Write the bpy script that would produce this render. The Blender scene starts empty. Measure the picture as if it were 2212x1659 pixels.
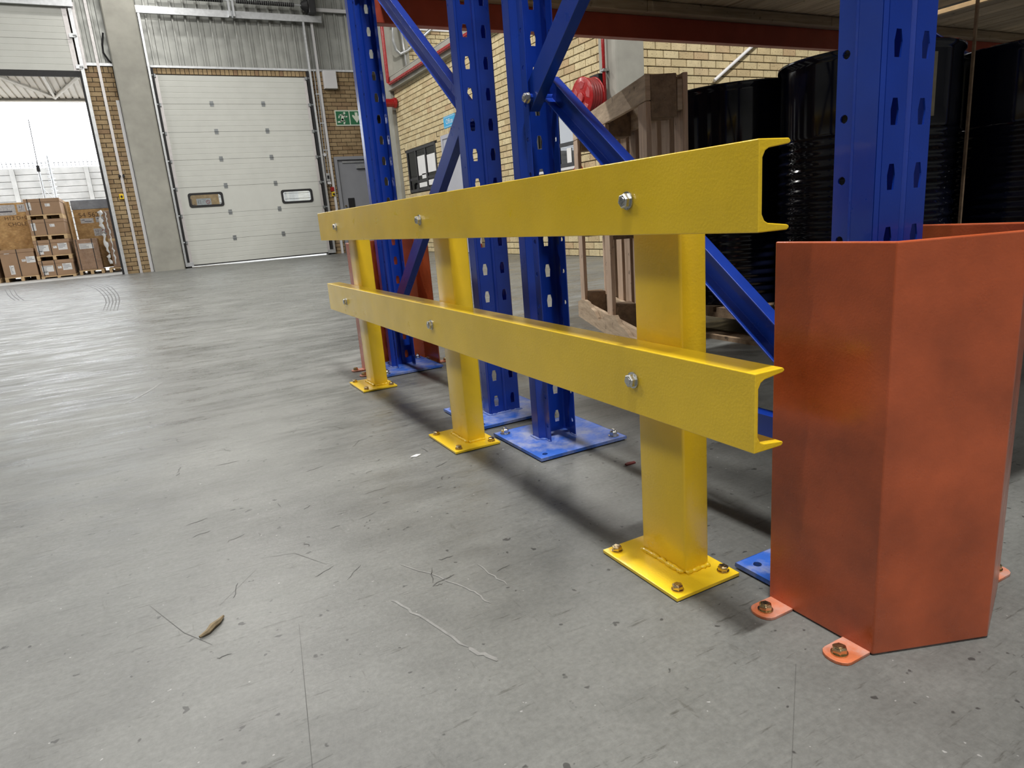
import bpy, math, random
from mathutils import Vector, Matrix
from mathutils.geometry import tessellate_polygon
random.seed(7)
PI = math.pi
S = bpy.context.scene
COL = S.collection

# ------------------------------------------------------------------ camera
CAMP = (-0.60605, -0.54926, 0.57443)
YAW, PITCH, ROLL, FPX = 0.476408, -0.245643, -0.0796668, 1459.49
def cam_axes():
    cy, sy, cp, sp = math.cos(YAW), math.sin(YAW), math.cos(PITCH), math.sin(PITCH)
    f = Vector((sy*cp, cy*cp, sp)); r = Vector((cy, -sy, 0)); u = r.cross(f)
    cr, sr = math.cos(ROLL), math.sin(ROLL)
    return cr*r + sr*u, -sr*r + cr*u, f
cam_d = bpy.data.cameras.new('camera'); cam = bpy.data.objects.new('camera', cam_d); COL.objects.link(cam)
_r, _u, _f = cam_axes()
cam.matrix_world = Matrix(((_r.x, _u.x, -_f.x, CAMP[0]), (_r.y, _u.y, -_f.y, CAMP[1]), (_r.z, _u.z, -_f.z, CAMP[2]), (0, 0, 0, 1)))
cam_d.sensor_fit = 'HORIZONTAL'; cam_d.sensor_width = 36.0; cam_d.lens = FPX/2212*36
cam_d.clip_start = 0.02; cam_d.clip_end = 300
S.camera = cam

# ------------------------------------------------------------------ world, lamps, exposure
W = bpy.data.worlds.new('overcast_sky'); S.world = W; W.use_nodes = True
bg = W.node_tree.nodes['Background']; bg.inputs[0].default_value = (0.92, 0.96, 1.0, 1); bg.inputs[1].default_value = 4.0
S.view_settings.view_transform = 'Standard'; S.view_settings.look = 'None'
S.view_settings.exposure = 0.36; S.view_settings.gamma = 1.0; S.view_settings.use_curve_mapping = False
def lamp(x, y, z, p, sx=1.3, sy=0.16):
    d = bpy.data.lights.new('ceiling_and_fill_lamp', 'AREA'); d.shape = 'RECTANGLE'; d.size = sx; d.size_y = sy
    d.energy = p; d.color = (1.0, 0.97, 0.92)
    o = bpy.data.objects.new('ceiling_and_fill_lamp', d); o.location = (x, y, z); COL.objects.link(o)
lamp(-0.28, -0.62, 6.6, 350, 0.70, 0.12)
for lx, ly, p in ((-4.4, -0.75, 75), (-4.0, 6.0, 170), (-4.6, 10.1, 140), (-0.3, 6.2, 190), (0.16, 10.1, 180), (0.16, 14.3, 60), (0.6, -6.2, 230), (6.4, 2.4, 270), (7.5, 11.0, 170)):  # unseen lamps added as fill for walls, far floor and shaded faces
    lamp(lx, ly, 6.6, p)
S.cycles.max_bounces = 5; S.cycles.diffuse_bounces = 3; S.cycles.glossy_bounces = 3; S.cycles.transparent_max_bounces = 8
S.cycles.use_adaptive_sampling = True; S.cycles.adaptive_threshold = 0.05
S.cycles.caustics_reflective = False; S.cycles.caustics_refractive = False

# ------------------------------------------------------------------ materials
def nt(m): return m.node_tree.nodes, m.node_tree.links
def base(name, col, rough=0.5, metal=0.0, spec=0.5):
    m = bpy.data.materials.new(name); m.use_nodes = True
    b = m.node_tree.nodes['Principled BSDF']
    b.inputs['Base Color'].default_value = (*col, 1); b.inputs['Roughness'].default_value = rough
    b.inputs['Metallic'].default_value = metal; b.inputs['Specular IOR Level'].default_value = spec
    return m, b
def mapping(m, scale=(1, 1, 1), rot=(0, 0, 0), coord='Object'):
    N, L = nt(m); t = N.new('ShaderNodeTexCoord'); mp = N.new('ShaderNodeMapping')
    mp.inputs['Scale'].default_value = scale; mp.inputs['Rotation'].default_value = rot
    L.new(t.outputs[coord], mp.inputs['Vector']); return mp.outputs['Vector']
def noise(m, scale, vec=None, detail=4, rough=0.55):
    N, L = nt(m); n = N.new('ShaderNodeTexNoise'); n.inputs['Scale'].default_value = scale
    n.inputs['Detail'].default_value = detail; n.inputs['Roughness'].default_value = rough
    if vec is None: vec = mapping(m)
    L.new(vec, n.inputs['Vector']); return n.outputs['Fac']
def ramp(m, fac, stops):
    N, L = nt(m); r = N.new('ShaderNodeValToRGB'); e = r.color_ramp.elements
    while len(e) < len(stops): e.new(0.5)
    for i, (p, c) in enumerate(stops):
        e[i].position = p; e[i].color = (*c, 1) if len(c) == 3 else c
    L.new(fac, r.inputs['Fac']); return r.outputs['Color']
def mix(m, fac, a, b, mode='MIX'):
    N, L = nt(m); x = N.new('ShaderNodeMix'); x.data_type = 'RGBA'; x.blend_type = mode
    for sock, v in ((0, fac), (6, a), (7, b)):
        if hasattr(v, 'is_linked'): L.new(v, x.inputs[sock])
        elif sock == 0: x.inputs[0].default_value = v
        else: x.inputs[sock].default_value = (*v, 1)
    return x.outputs[2]
def bump(m, b, height, strength, dist=0.002):
    N, L = nt(m); k = N.new('ShaderNodeBump'); k.inputs['Strength'].default_value = strength; k.inputs['Distance'].default_value = dist
    L.new(height, k.inputs['Height']); L.new(k.outputs['Normal'], b.inputs['Normal'])
def g(v): return (v, v, v)
def paint(name, col, rough=0.35, var=0.12, scale=9, bstr=0.0, bscale=260, metal=0.0, rvar=0.08, spec=0.5, dust=0.0, coat=0.0):
    m, b = base(name, col, rough, metal, spec); N, L = nt(m)
    f = noise(m, scale)
    c = mix(m, 1.0, col, ramp(m, f, [(0.3, g(1-var)), (0.7, g(1+var*0.6))]), 'MULTIPLY')
    if dust:
        d = noise(m, 14, detail=7, rough=0.7)
        c = mix(m, ramp(m, d, [(0.42, g(0)), (0.62, g(dust))]), c, (0.42, 0.42, 0.42))
    L.new(c, b.inputs['Base Color'])
    L.new(ramp(m, noise(m, scale*2.3), [(0.3, g(max(0, rough-rvar))), (0.7, g(rough+rvar))]), b.inputs['Roughness'])
    if bstr: bump(m, b, noise(m, bscale, detail=3), bstr)
    if coat:
        b.inputs['Coat Weight'].default_value = coat; b.inputs['Coat Roughness'].default_value = 0.10
        for l in list(L):
            if l.to_socket == b.inputs['Normal']: L.new(l.from_socket, b.inputs['Coat Normal'])
    return m

MAT = {}
MAT['yellow'] = paint('yellow_gloss_paint', (0.93, 0.63, 0.022), 0.32, 0.10, 7, 0.15, 260, rvar=0.05, coat=0.6)
MAT['orange'] = paint('orange_red_paint', (0.48, 0.096, 0.030), 0.36, 0.36, 8, 0.10, 320, rvar=0.12, coat=0.35)
MAT['tab'] = paint('orange_tab_paint', (0.60, 0.17, 0.07), 0.5, 0.2, 30, 0.2, 200, dust=0.5)
MAT['blue'] = paint('blue_rack_paint', (0.0075, 0.044, 0.37), 0.30, 0.12, 9, 0.05, 260, rvar=0.03, coat=0.5)
MAT['blue_plate'] = paint('blue_plate_paint', (0.035, 0.13, 0.56), 0.42, 0.2, 12, 0.1, 200, dust=0.55)
MAT['beam'] = paint('dark_red_beam_paint', (0.42, 0.065, 0.034), 0.42, 0.15, 8)
MAT['zinc'] = paint('zinc_plated_steel', (0.62, 0.63, 0.63), 0.28, 0.1, 60, metal=1.0)
MAT['gold'] = paint('yellow_passivated_steel', (0.60, 0.47, 0.28), 0.25, 0.25, 60, metal=1.0)
MAT['black'] = paint('black_rubber', (0.012, 0.012, 0.014), 0.6, 0.2, 20)
MAT['galv'] = paint('galvanised_steel', (0.58, 0.60, 0.62), 0.42, 0.12, 18, metal=0.7)
MAT['aluminium'] = paint('pale_aluminium', (0.62, 0.60, 0.60), 0.45, 0.08, 14, metal=0.4)
MAT['steel'] = paint('dull_dark_steel', (0.26, 0.28, 0.29), 0.4, 0.15, 20, metal=0.6)
MAT['white'] = paint('white_painted_metal', (0.74, 0.74, 0.76), 0.5, 0.04, 5)
MAT['door_panel'] = paint('grey_white_door_panel', (0.60, 0.615, 0.58), 0.55, 0.04, 4, 0.05, 300)
MAT['door_grey'] = paint('grey_door_paint', (0.30, 0.31, 0.34), 0.5, 0.05, 4)
MAT['door_pale'] = paint('pale_grey_door_paint', (0.46, 0.47, 0.53), 0.5, 0.05, 4)
MAT['darkframe'] = paint('dark_bronze_frame', (0.028, 0.028, 0.032), 0.4, 0.1, 10)
MAT['red'] = paint('red_gloss_paint', (0.36, 0.016, 0.018), 0.25, 0.1, 9)
MAT['rubber_red'] = paint('red_rubber_hose', (0.22, 0.018, 0.018), 0.5, 0.2, 20)
MAT['green'] = paint('green_sign', (0.018, 0.16, 0.065), 0.5, 0.03, 3)
MAT['sign_white'] = paint('pale_sign_face', (0.72, 0.78, 0.66), 0.5, 0.03, 3)
MAT['sign_blue'] = paint('bright_blue_sign', (0.045, 0.40, 0.72), 0.4, 0.03, 3)
MAT['paper'] = paint('white_paper', (0.82, 0.82, 0.82), 0.7, 0.04, 6)
MAT['paper_grey'] = paint('grey_printed_paper', (0.55, 0.56, 0.58), 0.7, 0.3, 45)
MAT['ink'] = paint('dark_ink', (0.07, 0.07, 0.09), 0.7, 0.1, 5)
MAT['ink_brown'] = paint('brown_marker_ink', (0.10, 0.055, 0.03), 0.7, 0.1, 5)
MAT['cardboard'] = paint('brown_cardboard', (0.40, 0.255, 0.155), 0.7, 0.10, 4)
MAT['cardboard2'] = paint('wrapped_brown_cardboard', (0.37, 0.24, 0.16), 0.25, 0.22, 7, 0.4, 24)
MAT['pine'] = paint('pale_pine', (0.66, 0.46, 0.25), 0.6, 0.18, 20)
MAT['tarp'] = paint('grey_tarpaulin', (0.26, 0.28, 0.32), 0.4, 0.25, 9, 0.5, 25)
MAT['precast'] = paint('weathered_precast_concrete', (0.46, 0.45, 0.43), 0.8, 0.18, 3, 0.3, 30)
MAT['canopy'] = paint('cream_roof_sheet', (0.66, 0.63, 0.57), 0.5, 0.05, 3)
MAT['yard'] = paint('yard_concrete', (0.42, 0.41, 0.39), 0.7, 0.15, 2)
MAT['sheet'] = paint('galvanised_cladding', (0.36, 0.37, 0.35), 0.42, 0.18, 3, metal=0.35)
MAT['roof'] = paint('grey_roof_lining', (0.42, 0.425, 0.42), 0.6, 0.05, 1)
MAT['side_wall'] = paint('grey_cladding_paint', (0.28, 0.285, 0.285), 0.6, 0.08, 1)
MAT['concrete'] = paint('cast_concrete', (0.36, 0.355, 0.315), 0.75, 0.16, 3.5, 0.25, 60)
MAT['mortar'] = paint('dark_mortar', (0.050, 0.042, 0.034), 0.9, 0.2, 30)
MAT['debris'] = paint('brown_leaf_scrap', (0.22, 0.17, 0.10), 0.8, 0.4, 60)
MAT['debris_red'] = paint('dark_red_scrap', (0.14, 0.02, 0.02), 0.6, 0.3, 60)
MAT['tyre'] = paint('tyre_rubber_mark', (0.06, 0.06, 0.058), 0.55, 0.3, 40)
MAT['scuff'] = paint('pale_floor_scuff', (0.215, 0.217, 0.213), 0.42, 0.25, 50)
MAT['drum_label'] = paint('beige_drum_label', (0.36, 0.32, 0.24), 0.6, 0.2, 30)
MAT['drum'] = paint('black_navy_drum_paint', (0.0045, 0.006, 0.017), 0.10, 0.2, 6, 0.05, 14, rvar=0.03)

def brick_mat(name, cols, speck):
    m, b = base(name, cols[1], 0.8); N, L = nt(m)
    oi = N.new('ShaderNodeObjectInfo'); ge = N.new('ShaderNodeNewGeometry')
    a = N.new('ShaderNodeMath'); a.operation = 'ADD'; L.new(oi.outputs['Random'], a.inputs[0]); L.new(ge.outputs['Random Per Island'], a.inputs[1])
    fr = N.new('ShaderNodeMath'); fr.operation = 'FRACT'; L.new(a.outputs[0], fr.inputs[0])
    c = ramp(m, fr.outputs[0], [(0.0, cols[0]), (0.45, cols[1]), (0.85, cols[2]), (1.0, cols[3])])
    wv = mapping(m, coord='Generated') if False else None
    t = N.new('ShaderNodeNewGeometry'); n = N.new('ShaderNodeTexNoise'); n.inputs['Scale'].default_value = 62; n.inputs['Detail'].default_value = 2
    L.new(t.outputs['Position'], n.inputs['Vector'])
    c = mix(m, ramp(m, n.outputs['Fac'], [(0.60, g(0)), (0.69, g(0.75))]), c, speck)
    n2 = N.new('ShaderNodeTexNoise'); n2.inputs['Scale'].default_value = 9; n2.inputs['Detail'].default_value = 4; L.new(t.outputs['Position'], n2.inputs['Vector'])
    c = mix(m, 1.0, c, ramp(m, n2.outputs['Fac'], [(0.3, g(0.86)), (0.7, g(1.08))]), 'MULTIPLY')
    L.new(c, b.inputs['Base Color']); bump(m, b, n.outputs['Fac'], 0.25, 0.003)
    return m
MAT['brick'] = brick_mat('cream_face_brick', [(0.56, 0.44, 0.25), (0.64, 0.535, 0.315), (0.69, 0.585, 0.36), (0.52, 0.37, 0.21)], (0.16, 0.09, 0.05))
MAT['brick_far'] = brick_mat('buff_face_brick', [(0.29, 0.195, 0.10), (0.36, 0.26, 0.14), (0.41, 0.30, 0.165), (0.26, 0.16, 0.09)], (0.17, 0.09, 0.05))

def wood_mat(name, c0, c1, stretch, rough=0.75):
    m, b = base(name, c0, rough); N, L = nt(m)
    v = mapping(m, stretch); f = noise(m, 6.0, v, 6, 0.65)
    oi = N.new('ShaderNodeObjectInfo')
    c = ramp(m, f, [(0.32, c0), (0.68, c1)])
    c = mix(m, 1.0, c, ramp(m, oi.outputs['Random'], [(0, g(0.72)), (1, g(1.2))]), 'MULTIPLY')
    k = noise(m, 26, mapping(m), 3)
    c = mix(m, ramp(m, k, [(0.66, g(0)), (0.74, g(0.7))]), c, (0.03, 0.02, 0.014))
    L.new(c, b.inputs['Base Color']); bump(m, b, f, 0.5, 0.003)
    return m
MAT['wood_y'] = wood_mat('weathered_deck_timber', (0.36, 0.265, 0.165), (0.62, 0.50, 0.34), (9, 0.6, 9))
MAT['wood_x'] = wood_mat('weathered_runner_timber', (0.36, 0.27, 0.17), (0.60, 0.48, 0.33), (0.6, 9, 9))
MAT['wood_z'] = wood_mat('weathered_pallet_slat', (0.40, 0.275, 0.19), (0.66, 0.50, 0.38), (10, 10, 0.7))
MAT['wood_h'] = wood_mat('weathered_pallet_board', (0.36, 0.26, 0.175), (0.62, 0.49, 0.35), (1.2, 1.2, 9))
MAT['wood_block'] = wood_mat('dark_pallet_block', (0.19, 0.13, 0.085), (0.38, 0.27, 0.175), (5, 5, 5))

def osb_mat():
    m, b = base('orange_chipboard', (0.50, 0.29, 0.10), 0.65); N, L = nt(m)
    v = N.new('ShaderNodeTexVoronoi'); v.inputs['Scale'].default_value = 16; L.new(mapping(m, (1, 1, 2.2), (0, 0.5, 0)), v.inputs['Vector'])
    c = mix(m, 0.35, ramp(m, noise(m, 9, detail=6), [(0.3, (0.42, 0.24, 0.085)), (0.7, (0.62, 0.42, 0.19))]), ramp(m, v.outputs['Distance'], [(0.0, g(0.75)), (0.6, g(0.3))]), 'OVERLAY')
    L.new(c, b.inputs['Base Color']); return m
MAT['osb'] = osb_mat()

def glass_mat(name, tint=(0.9, 0.92, 0.92), refl=0.12):
    m = bpy.data.materials.new(name); m.use_nodes = True; N, L = nt(m)
    N.remove(N['Principled BSDF']); out = N['Material Output']
    t = N.new('ShaderNodeBsdfTransparent'); t.inputs[0].default_value = (*tint, 1)
    gl = N.new('ShaderNodeBsdfGlossy'); gl.inputs['Roughness'].default_value = 0.02
    mx = N.new('ShaderNodeMixShader'); mx.inputs[0].default_value = refl
    L.new(t.outputs[0], mx.inputs[1]); L.new(gl.outputs[0], mx.inputs[2]); L.new(mx.outputs[0], out.inputs['Surface'])
    return m
MAT['glass'] = glass_mat('clear_glazing'); MAT['glass_dark'] = glass_mat('office_glazing', (0.35, 0.36, 0.38), 0.12)
MAT['film'] = glass_mat('clear_stretch_film', (0.93, 0.93, 0.93), 0.25)

def floor_mat():
    m, b = base('trowelled_concrete_floor', (0.3, 0.3, 0.3), 0.45); N, L = nt(m)
    w = mapping(m)
    big = noise(m, 0.9, w, 5, 0.6); med = noise(m, 4.5, w, 6, 0.65)
    st = mapping(m, (1.6, 9.0, 1), (0, 0, math.radians(8))); streak = noise(m, 2.2, st, 8, 0.66)
    sf = mapping(m, (8.0, 60.0, 1), (0, 0, math.radians(8))); dash = noise(m, 1.7, sf, 6, 0.72)
    sf2 = mapping(m, (60.0, 9.0, 1), (0, 0, math.radians(37))); dash2 = noise(m, 1.6, sf2, 5, 0.7)
    c = ramp(m, big, [(0.25, (0.122, 0.126, 0.121)), (0.75, (0.180, 0.185, 0.177))])
    c = mix(m, 1.0, c, ramp(m, med, [(0.3, g(0.84)), (0.7, g(1.12))]), 'MULTIPLY')
    gp = N.new('ShaderNodeNewGeometry'); sx = N.new('ShaderNodeSeparateXYZ'); L.new(gp.outputs['Position'], sx.inputs[0])
    mr = N.new('ShaderNodeMapRange'); mr.inputs[1].default_value = 0.2; mr.inputs[2].default_value = 2.2; mr.inputs[3].default_value = 0.18; mr.inputs[4].default_value = 1.0; L.new(sx.outputs['Y'], mr.inputs[0])
    c = mix(m, mr.outputs[0], c, mix(m, 1.0, c, ramp(m, streak, [(0.35, g(0.86)), (0.65, g(1.12))]), 'MULTIPLY'))
    c = mix(m, ramp(m, dash, [(0.60, g(0)), (0.68, g(0.6))]), c, (0.045, 0.043, 0.037))
    c = mix(m, ramp(m, dash2, [(0.64, g(0)), (0.72, g(0.4))]), c, (0.05, 0.048, 0.04))
    sp = noise(m, 46, w, 2); c = mix(m, ramp(m, sp, [(0.70, g(0)), (0.73, g(0.8))]), c, (0.03, 0.03, 0.03))
    sp2 = noise(m, 90, mapping(m, (1, 1, 1), (0, 0, 1)), 2); c = mix(m, ramp(m, sp2, [(0.73, g(0)), (0.755, g(0.5))]), c, (0.5, 0.5, 0.5))
    sf3 = mapping(m, (16.0, 150.0, 1), (0, 0, math.radians(6))); dash3 = noise(m, 1.6, sf3, 6, 0.75)
    c = mix(m, mr.outputs[0], c, mix(m, 1.0, c, ramp(m, dash3, [(0.34, g(1.13)), (0.50, g(1.0)), (0.66, g(0.70))]), 'MULTIPLY'))
    cl = noise(m, 2.3, mapping(m, (1, 1.5, 1), (0, 0, 0.6)), 7, 0.6); c = mix(m, 1.0, c, ramp(m, cl, [(0.32, g(0.74)), (0.5, g(1.0)), (0.7, g(1.12))]), 'MULTIPLY')
    fine = noise(m, 120, w, 4, 0.7); c = mix(m, 1.0, c, ramp(m, fine, [(0.3, g(0.84)), (0.7, g(1.16))]), 'MULTIPLY')
    L.new(c, b.inputs['Base Color'])
    rr = mix(m, 0.5, ramp(m, streak, [(0.42, g(0.13)), (0.58, g(0.62))]), ramp(m, med, [(0.35, g(0.28)), (0.65, g(0.56))]))
    L.new(mix(m, mr.outputs[0], g(0.44), rr), b.inputs['Roughness'])
    h = mix(m, 0.5, mix(m, 0.5, streak, dash), mix(m, 0.5, dash3, fine)); bump(m, b, h, 0.30, 0.004)
    return m
MAT['floor'] = floor_mat()

# ------------------------------------------------------------------ mesh helpers
class MB:
    def __init__(s): s.v = []; s.f = []
    def add(s, vs, fs):
        o = len(s.v); s.v += [tuple(p) for p in vs]; s.f += [[i+o for i in q] for q in fs]; return s
    def box(s, x0, x1, y0, y1, z0, z1):
        return s.add([(x0,y0,z0),(x1,y0,z0),(x1,y1,z0),(x0,y1,z0),(x0,y0,z1),(x1,y0,z1),(x1,y1,z1),(x0,y1,z1)],
                     [(3,2,1,0),(4,5,6,7),(0,1,5,4),(1,2,6,5),(2,3,7,6),(3,0,4,7)])
    def obox(s, o, a, b, c):
        o, a, b, c = map(Vector, (o, a, b, c))
        p = [o, o+a, o+a+b, o+b, o+c, o+a+c, o+a+b+c, o+b+c]
        return s.add(p, [(3,2,1,0),(4,5,6,7),(0,1,5,4),(1,2,6,5),(2,3,7,6),(3,0,4,7)])
    def prism(s, pts, o, a, b, d):
        # closed profile pts (i,j) -> o + i*a + j*b, extruded by d
        o, a, b, d = map(Vector, (o, a, b, d)); n = len(pts)
        P = [o + a*i + b*j for i, j in pts]
        return s.add(P + [p+d for p in P], [[n-1-k for k in range(n)], [n+k for k in range(n)]] + [(k, (k+1) % n, n+(k+1) % n, n+k) for k in range(n)])
    def sheet(s, pts, o, a, b, d):
        o, a, b, d = map(Vector, (o, a, b, d)); n = len(pts); P = [o + a*i + b*j for i, j in pts]
        return s.add(P + [p+d for p in P], [(k, k+1, n+k+1, n+k) for k in range(n-1)])
    def cyl(s, c, ax, r, h, n=16, r2=None, rot=0.0):
        c = Vector(c); ax = Vector(ax).normalized(); r2 = r if r2 is None else r2
        t = Vector((0, 0, 1)) if abs(ax.z) < 0.9 else Vector((1, 0, 0)); e = ax.cross(t).normalized(); q = ax.cross(e)
        A = [c + (e*math.cos(rot+2*PI*k/n) + q*math.sin(rot+2*PI*k/n))*r for k in range(n)]
        B = [c + ax*h + (e*math.cos(rot+2*PI*k/n) + q*math.sin(rot+2*PI*k/n))*r2 for k in range(n)]
        return s.add(A+B, [[n-1-k for k in range(n)], [n+k for k in range(n)]] + [(k, (k+1) % n, n+(k+1) % n, n+k) for k in range(n)])
    def lathe(s, prof, c, n=48, ax='z'):
        vs = []; fs = []
        for r, h in prof:
            for k in range(n):
                a = 2*PI*k/n; x, y = r*math.cos(a), r*math.sin(a)
                vs.append((c[0]+x, c[1]+y, c[2]+h) if ax == 'z' else (c[0]+h, c[1]+x, c[2]+y))
        m = len(prof)
        for i in range(m-1):
            for k in range(n):
                q = (i*n+k, i*n+(k+1) % n, (i+1)*n+(k+1) % n, (i+1)*n+k); fs.append(q)
        fs.append([n-1-k for k in range(n)]); fs.append([(m-1)*n+k for k in range(n)])
        return s.add(vs, fs)
    def tube(s, pts, r, n=8, rad=None):
        pts = [Vector(p) for p in pts]; vs = []; fs = []; m = len(pts); up = Vector((0.13, 0.21, 1)).normalized()
        for i, p in enumerate(pts):
            d = (pts[min(i+1, m-1)] - pts[max(i-1, 0)]).normalized()
            e = d.cross(up); e = e.normalized() if e.length > 1e-3 else d.cross(Vector((1, 0, 0))).normalized(); q = d.cross(e)
            rr = rad[i] if rad else r
            vs += [p + (e*math.cos(2*PI*k/n) + q*math.sin(2*PI*k/n))*rr for k in range(n)]
        for i in range(m-1):
            fs += [(i*n+k, i*n+(k+1) % n, (i+1)*n+(k+1) % n, (i+1)*n+k) for k in range(n)]
        fs += [[n-1-k for k in range(n)], [(m-1)*n+k for k in range(n)]]
        return s.add(vs, fs)
    def holed(s, outer, holes, o, a, b, t=None):
        # planar polygon with holes; t = thickness vector
        o, a, b = map(Vector, (o, a, b)); loops = [outer] + holes
        tri = tessellate_polygon([[Vector((p[0], p[1], 0)) for p in l] for l in loops])
        flat = [p for l in loops for p in l]; P = [o + a*i + b*j for i, j in flat]; n = len(P)
        if t is None: return s.add(P, [list(q) for q in tri])
        t = Vector(t); fs = [list(q) for q in tri] + [[i+n for i in reversed(q)] for q in tri]; k0 = 0
        for l in loops:
            m = len(l); fs += [(k0+k, k0+(k+1) % m, n+k0+(k+1) % m, n+k0+k) for k in range(m)]; k0 += m
        return s.add(P + [p+t for p in P], fs)
WL = {}
def finish(o, label=None, cat=None, group=None, kind=None):
    if label: o['label'] = label
    if cat: o['category'] = cat
    if group: o['group'] = group
    if kind: o['kind'] = kind
    return o
def obj(name, mb, mat, parent=None, smooth=False, bev=0.0, label=None, cat=None, group=None, kind=None, solid=0.0, seg=2):
    off = WL[parent] if parent is not None else None
    if off is None:
        xs = [v[0] for v in mb.v]; ys = [v[1] for v in mb.v]; zs = [v[2] for v in mb.v]
        off = Vector(((min(xs)+max(xs))/2, (min(ys)+max(ys))/2, min(zs)))
    me = bpy.data.meshes.new(name); me.from_pydata([(x-off.x, y-off.y, z-off.z) for x, y, z in mb.v], [], mb.f); me.update()
    me.materials.append(MAT[mat])
    o = bpy.data.objects.new(name, me); COL.objects.link(o)
    if smooth: me.polygons.foreach_set('use_smooth', [True]*len(me.polygons))
    if solid:
        k = o.modifiers.new('thickness', 'SOLIDIFY'); k.thickness = solid; k.offset = 0
    if bev:
        k = o.modifiers.new('edge', 'BEVEL'); k.width = bev; k.segments = seg; k.limit_method = 'ANGLE'; k.angle_limit = math.radians(40)
    if parent is not None: o.parent = parent
    else: o.location = off
    WL[o] = off.copy()
    return finish(o, label, cat, group, kind)
def thing(name, loc, label, cat, group=None, kind=None):
    o = bpy.data.objects.new(name, None); o.location = loc; o.empty_display_size = 0.1; COL.objects.link(o)
    WL[o] = Vector(loc); return finish(o, label, cat, group, kind)
def copy_tree(o, parent=None):
    c = o.copy(); COL.objects.link(c); c.parent = parent
    for ch in o.children: copy_tree(ch, c)
    return c
def smooth_by_angle(o, deg=35):
    me = o.data
    me.polygons.foreach_set('use_smooth', [True]*len(me.polygons))
    k = o.modifiers.new('split', 'EDGE_SPLIT'); k.split_angle = math.radians(deg)

def circ(cx, cy, r, n=12): return [(cx + r*math.cos(2*PI*k/n), cy + r*math.sin(2*PI*k/n)) for k in range(n)]
def bolt(parent, c, ax, r=0.0095, h=0.008, mat='zinc', washer=0.013, name='bolt', rot=0.3, nut=False):
    c = Vector(c); a = Vector(ax).normalized()
    b = MB(); b.cyl(c + a*0.002, a, r, h*0.8, 6, rot=rot); b.cyl(c + a*(0.002+h*0.8), a, r*0.96, h*0.2, 6, r2=r*0.80, rot=rot)
    if nut: b.cyl(c + a*(0.002+h), a, r*0.45, h*0.35, 10)
    else: b.cyl(c + a*(0.002+h), a, r*0.55, 0.0006, 12)
    o = obj(name, b, mat, parent, bev=0.0006)
    w = MB(); w.cyl(c, a, washer, 0.002, 20); obj('washer', w, mat, o)
    return o

# ================================================================== SETTING
b = MB(); b.box(-12, 14, -9, 15.62, -0.2, 0.0)
FLOOR = obj('floor', b, 'floor', kind='structure', label='grey trowelled concrete warehouse floor with streaks and scuffs')
b = MB(); b.box(-30, 20, 15.62, 60, -0.2, -0.002)
obj('floor', b, 'yard', kind='structure', label='pale concrete yard outside the open dock door')
b = MB(); b.box(-12, 14, -9, 15.42, 8.0, 8.1)
obj('ceiling', b, 'roof', kind='structure')
b = MB(); b.box(-12.15, -12, -9, 15.42, 0, 8); obj('wall_left', b, 'side_wall', kind='structure')
b = MB(); b.box(-12, 14, -9.15, -9, 0, 8); obj('wall_back', b, 'side_wall', kind='structure')
b = MB(); b.box(14, 14.15, -9, 15.42, 0, 8); obj('wall_right', b, 'side_wall', kind='structure')

# ---- bricks
CACHE = {}
def brick_mesh(l, h, d, mat):
    key = (round(l, 3), round(h, 3), d, mat)
    if key not in CACHE:
        c = 0.003; m = MB()
        x, z = l/2, h/2
        m.add([(-x, 0, -z), (x, 0, -z), (x, 0, z), (-x, 0, z), (-x+c, -c, -z+c), (x-c, -c, -z+c), (x-c, -c, z-c), (-x+c, -c, z-c),
               (-x, d, -z), (x, d, -z), (x, d, z), (-x, d, z)],
              [(4, 5, 6, 7), (0, 1, 5, 4), (1, 2, 6, 5), (2, 3, 7, 6), (3, 0, 4, 7), (1, 0, 8, 9), (2, 1, 9, 10), (3, 2, 10, 11), (0, 3, 11, 8)])
        me = bpy.data.meshes.new('brick'); me.from_pydata(m.v, [], m.f); me.materials.append(MAT[mat]); CACHE[key] = (me, m)
    return CACHE[key]
def project(p):
    d = Vector(p) - Vector(CAMP); z = d.dot(_f)
    return (1106 + FPX*d.dot(_r)/z, 829.5 - FPX*d.dot(_u)/z) if z > 0.01 else (-9e9, 0)
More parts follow.
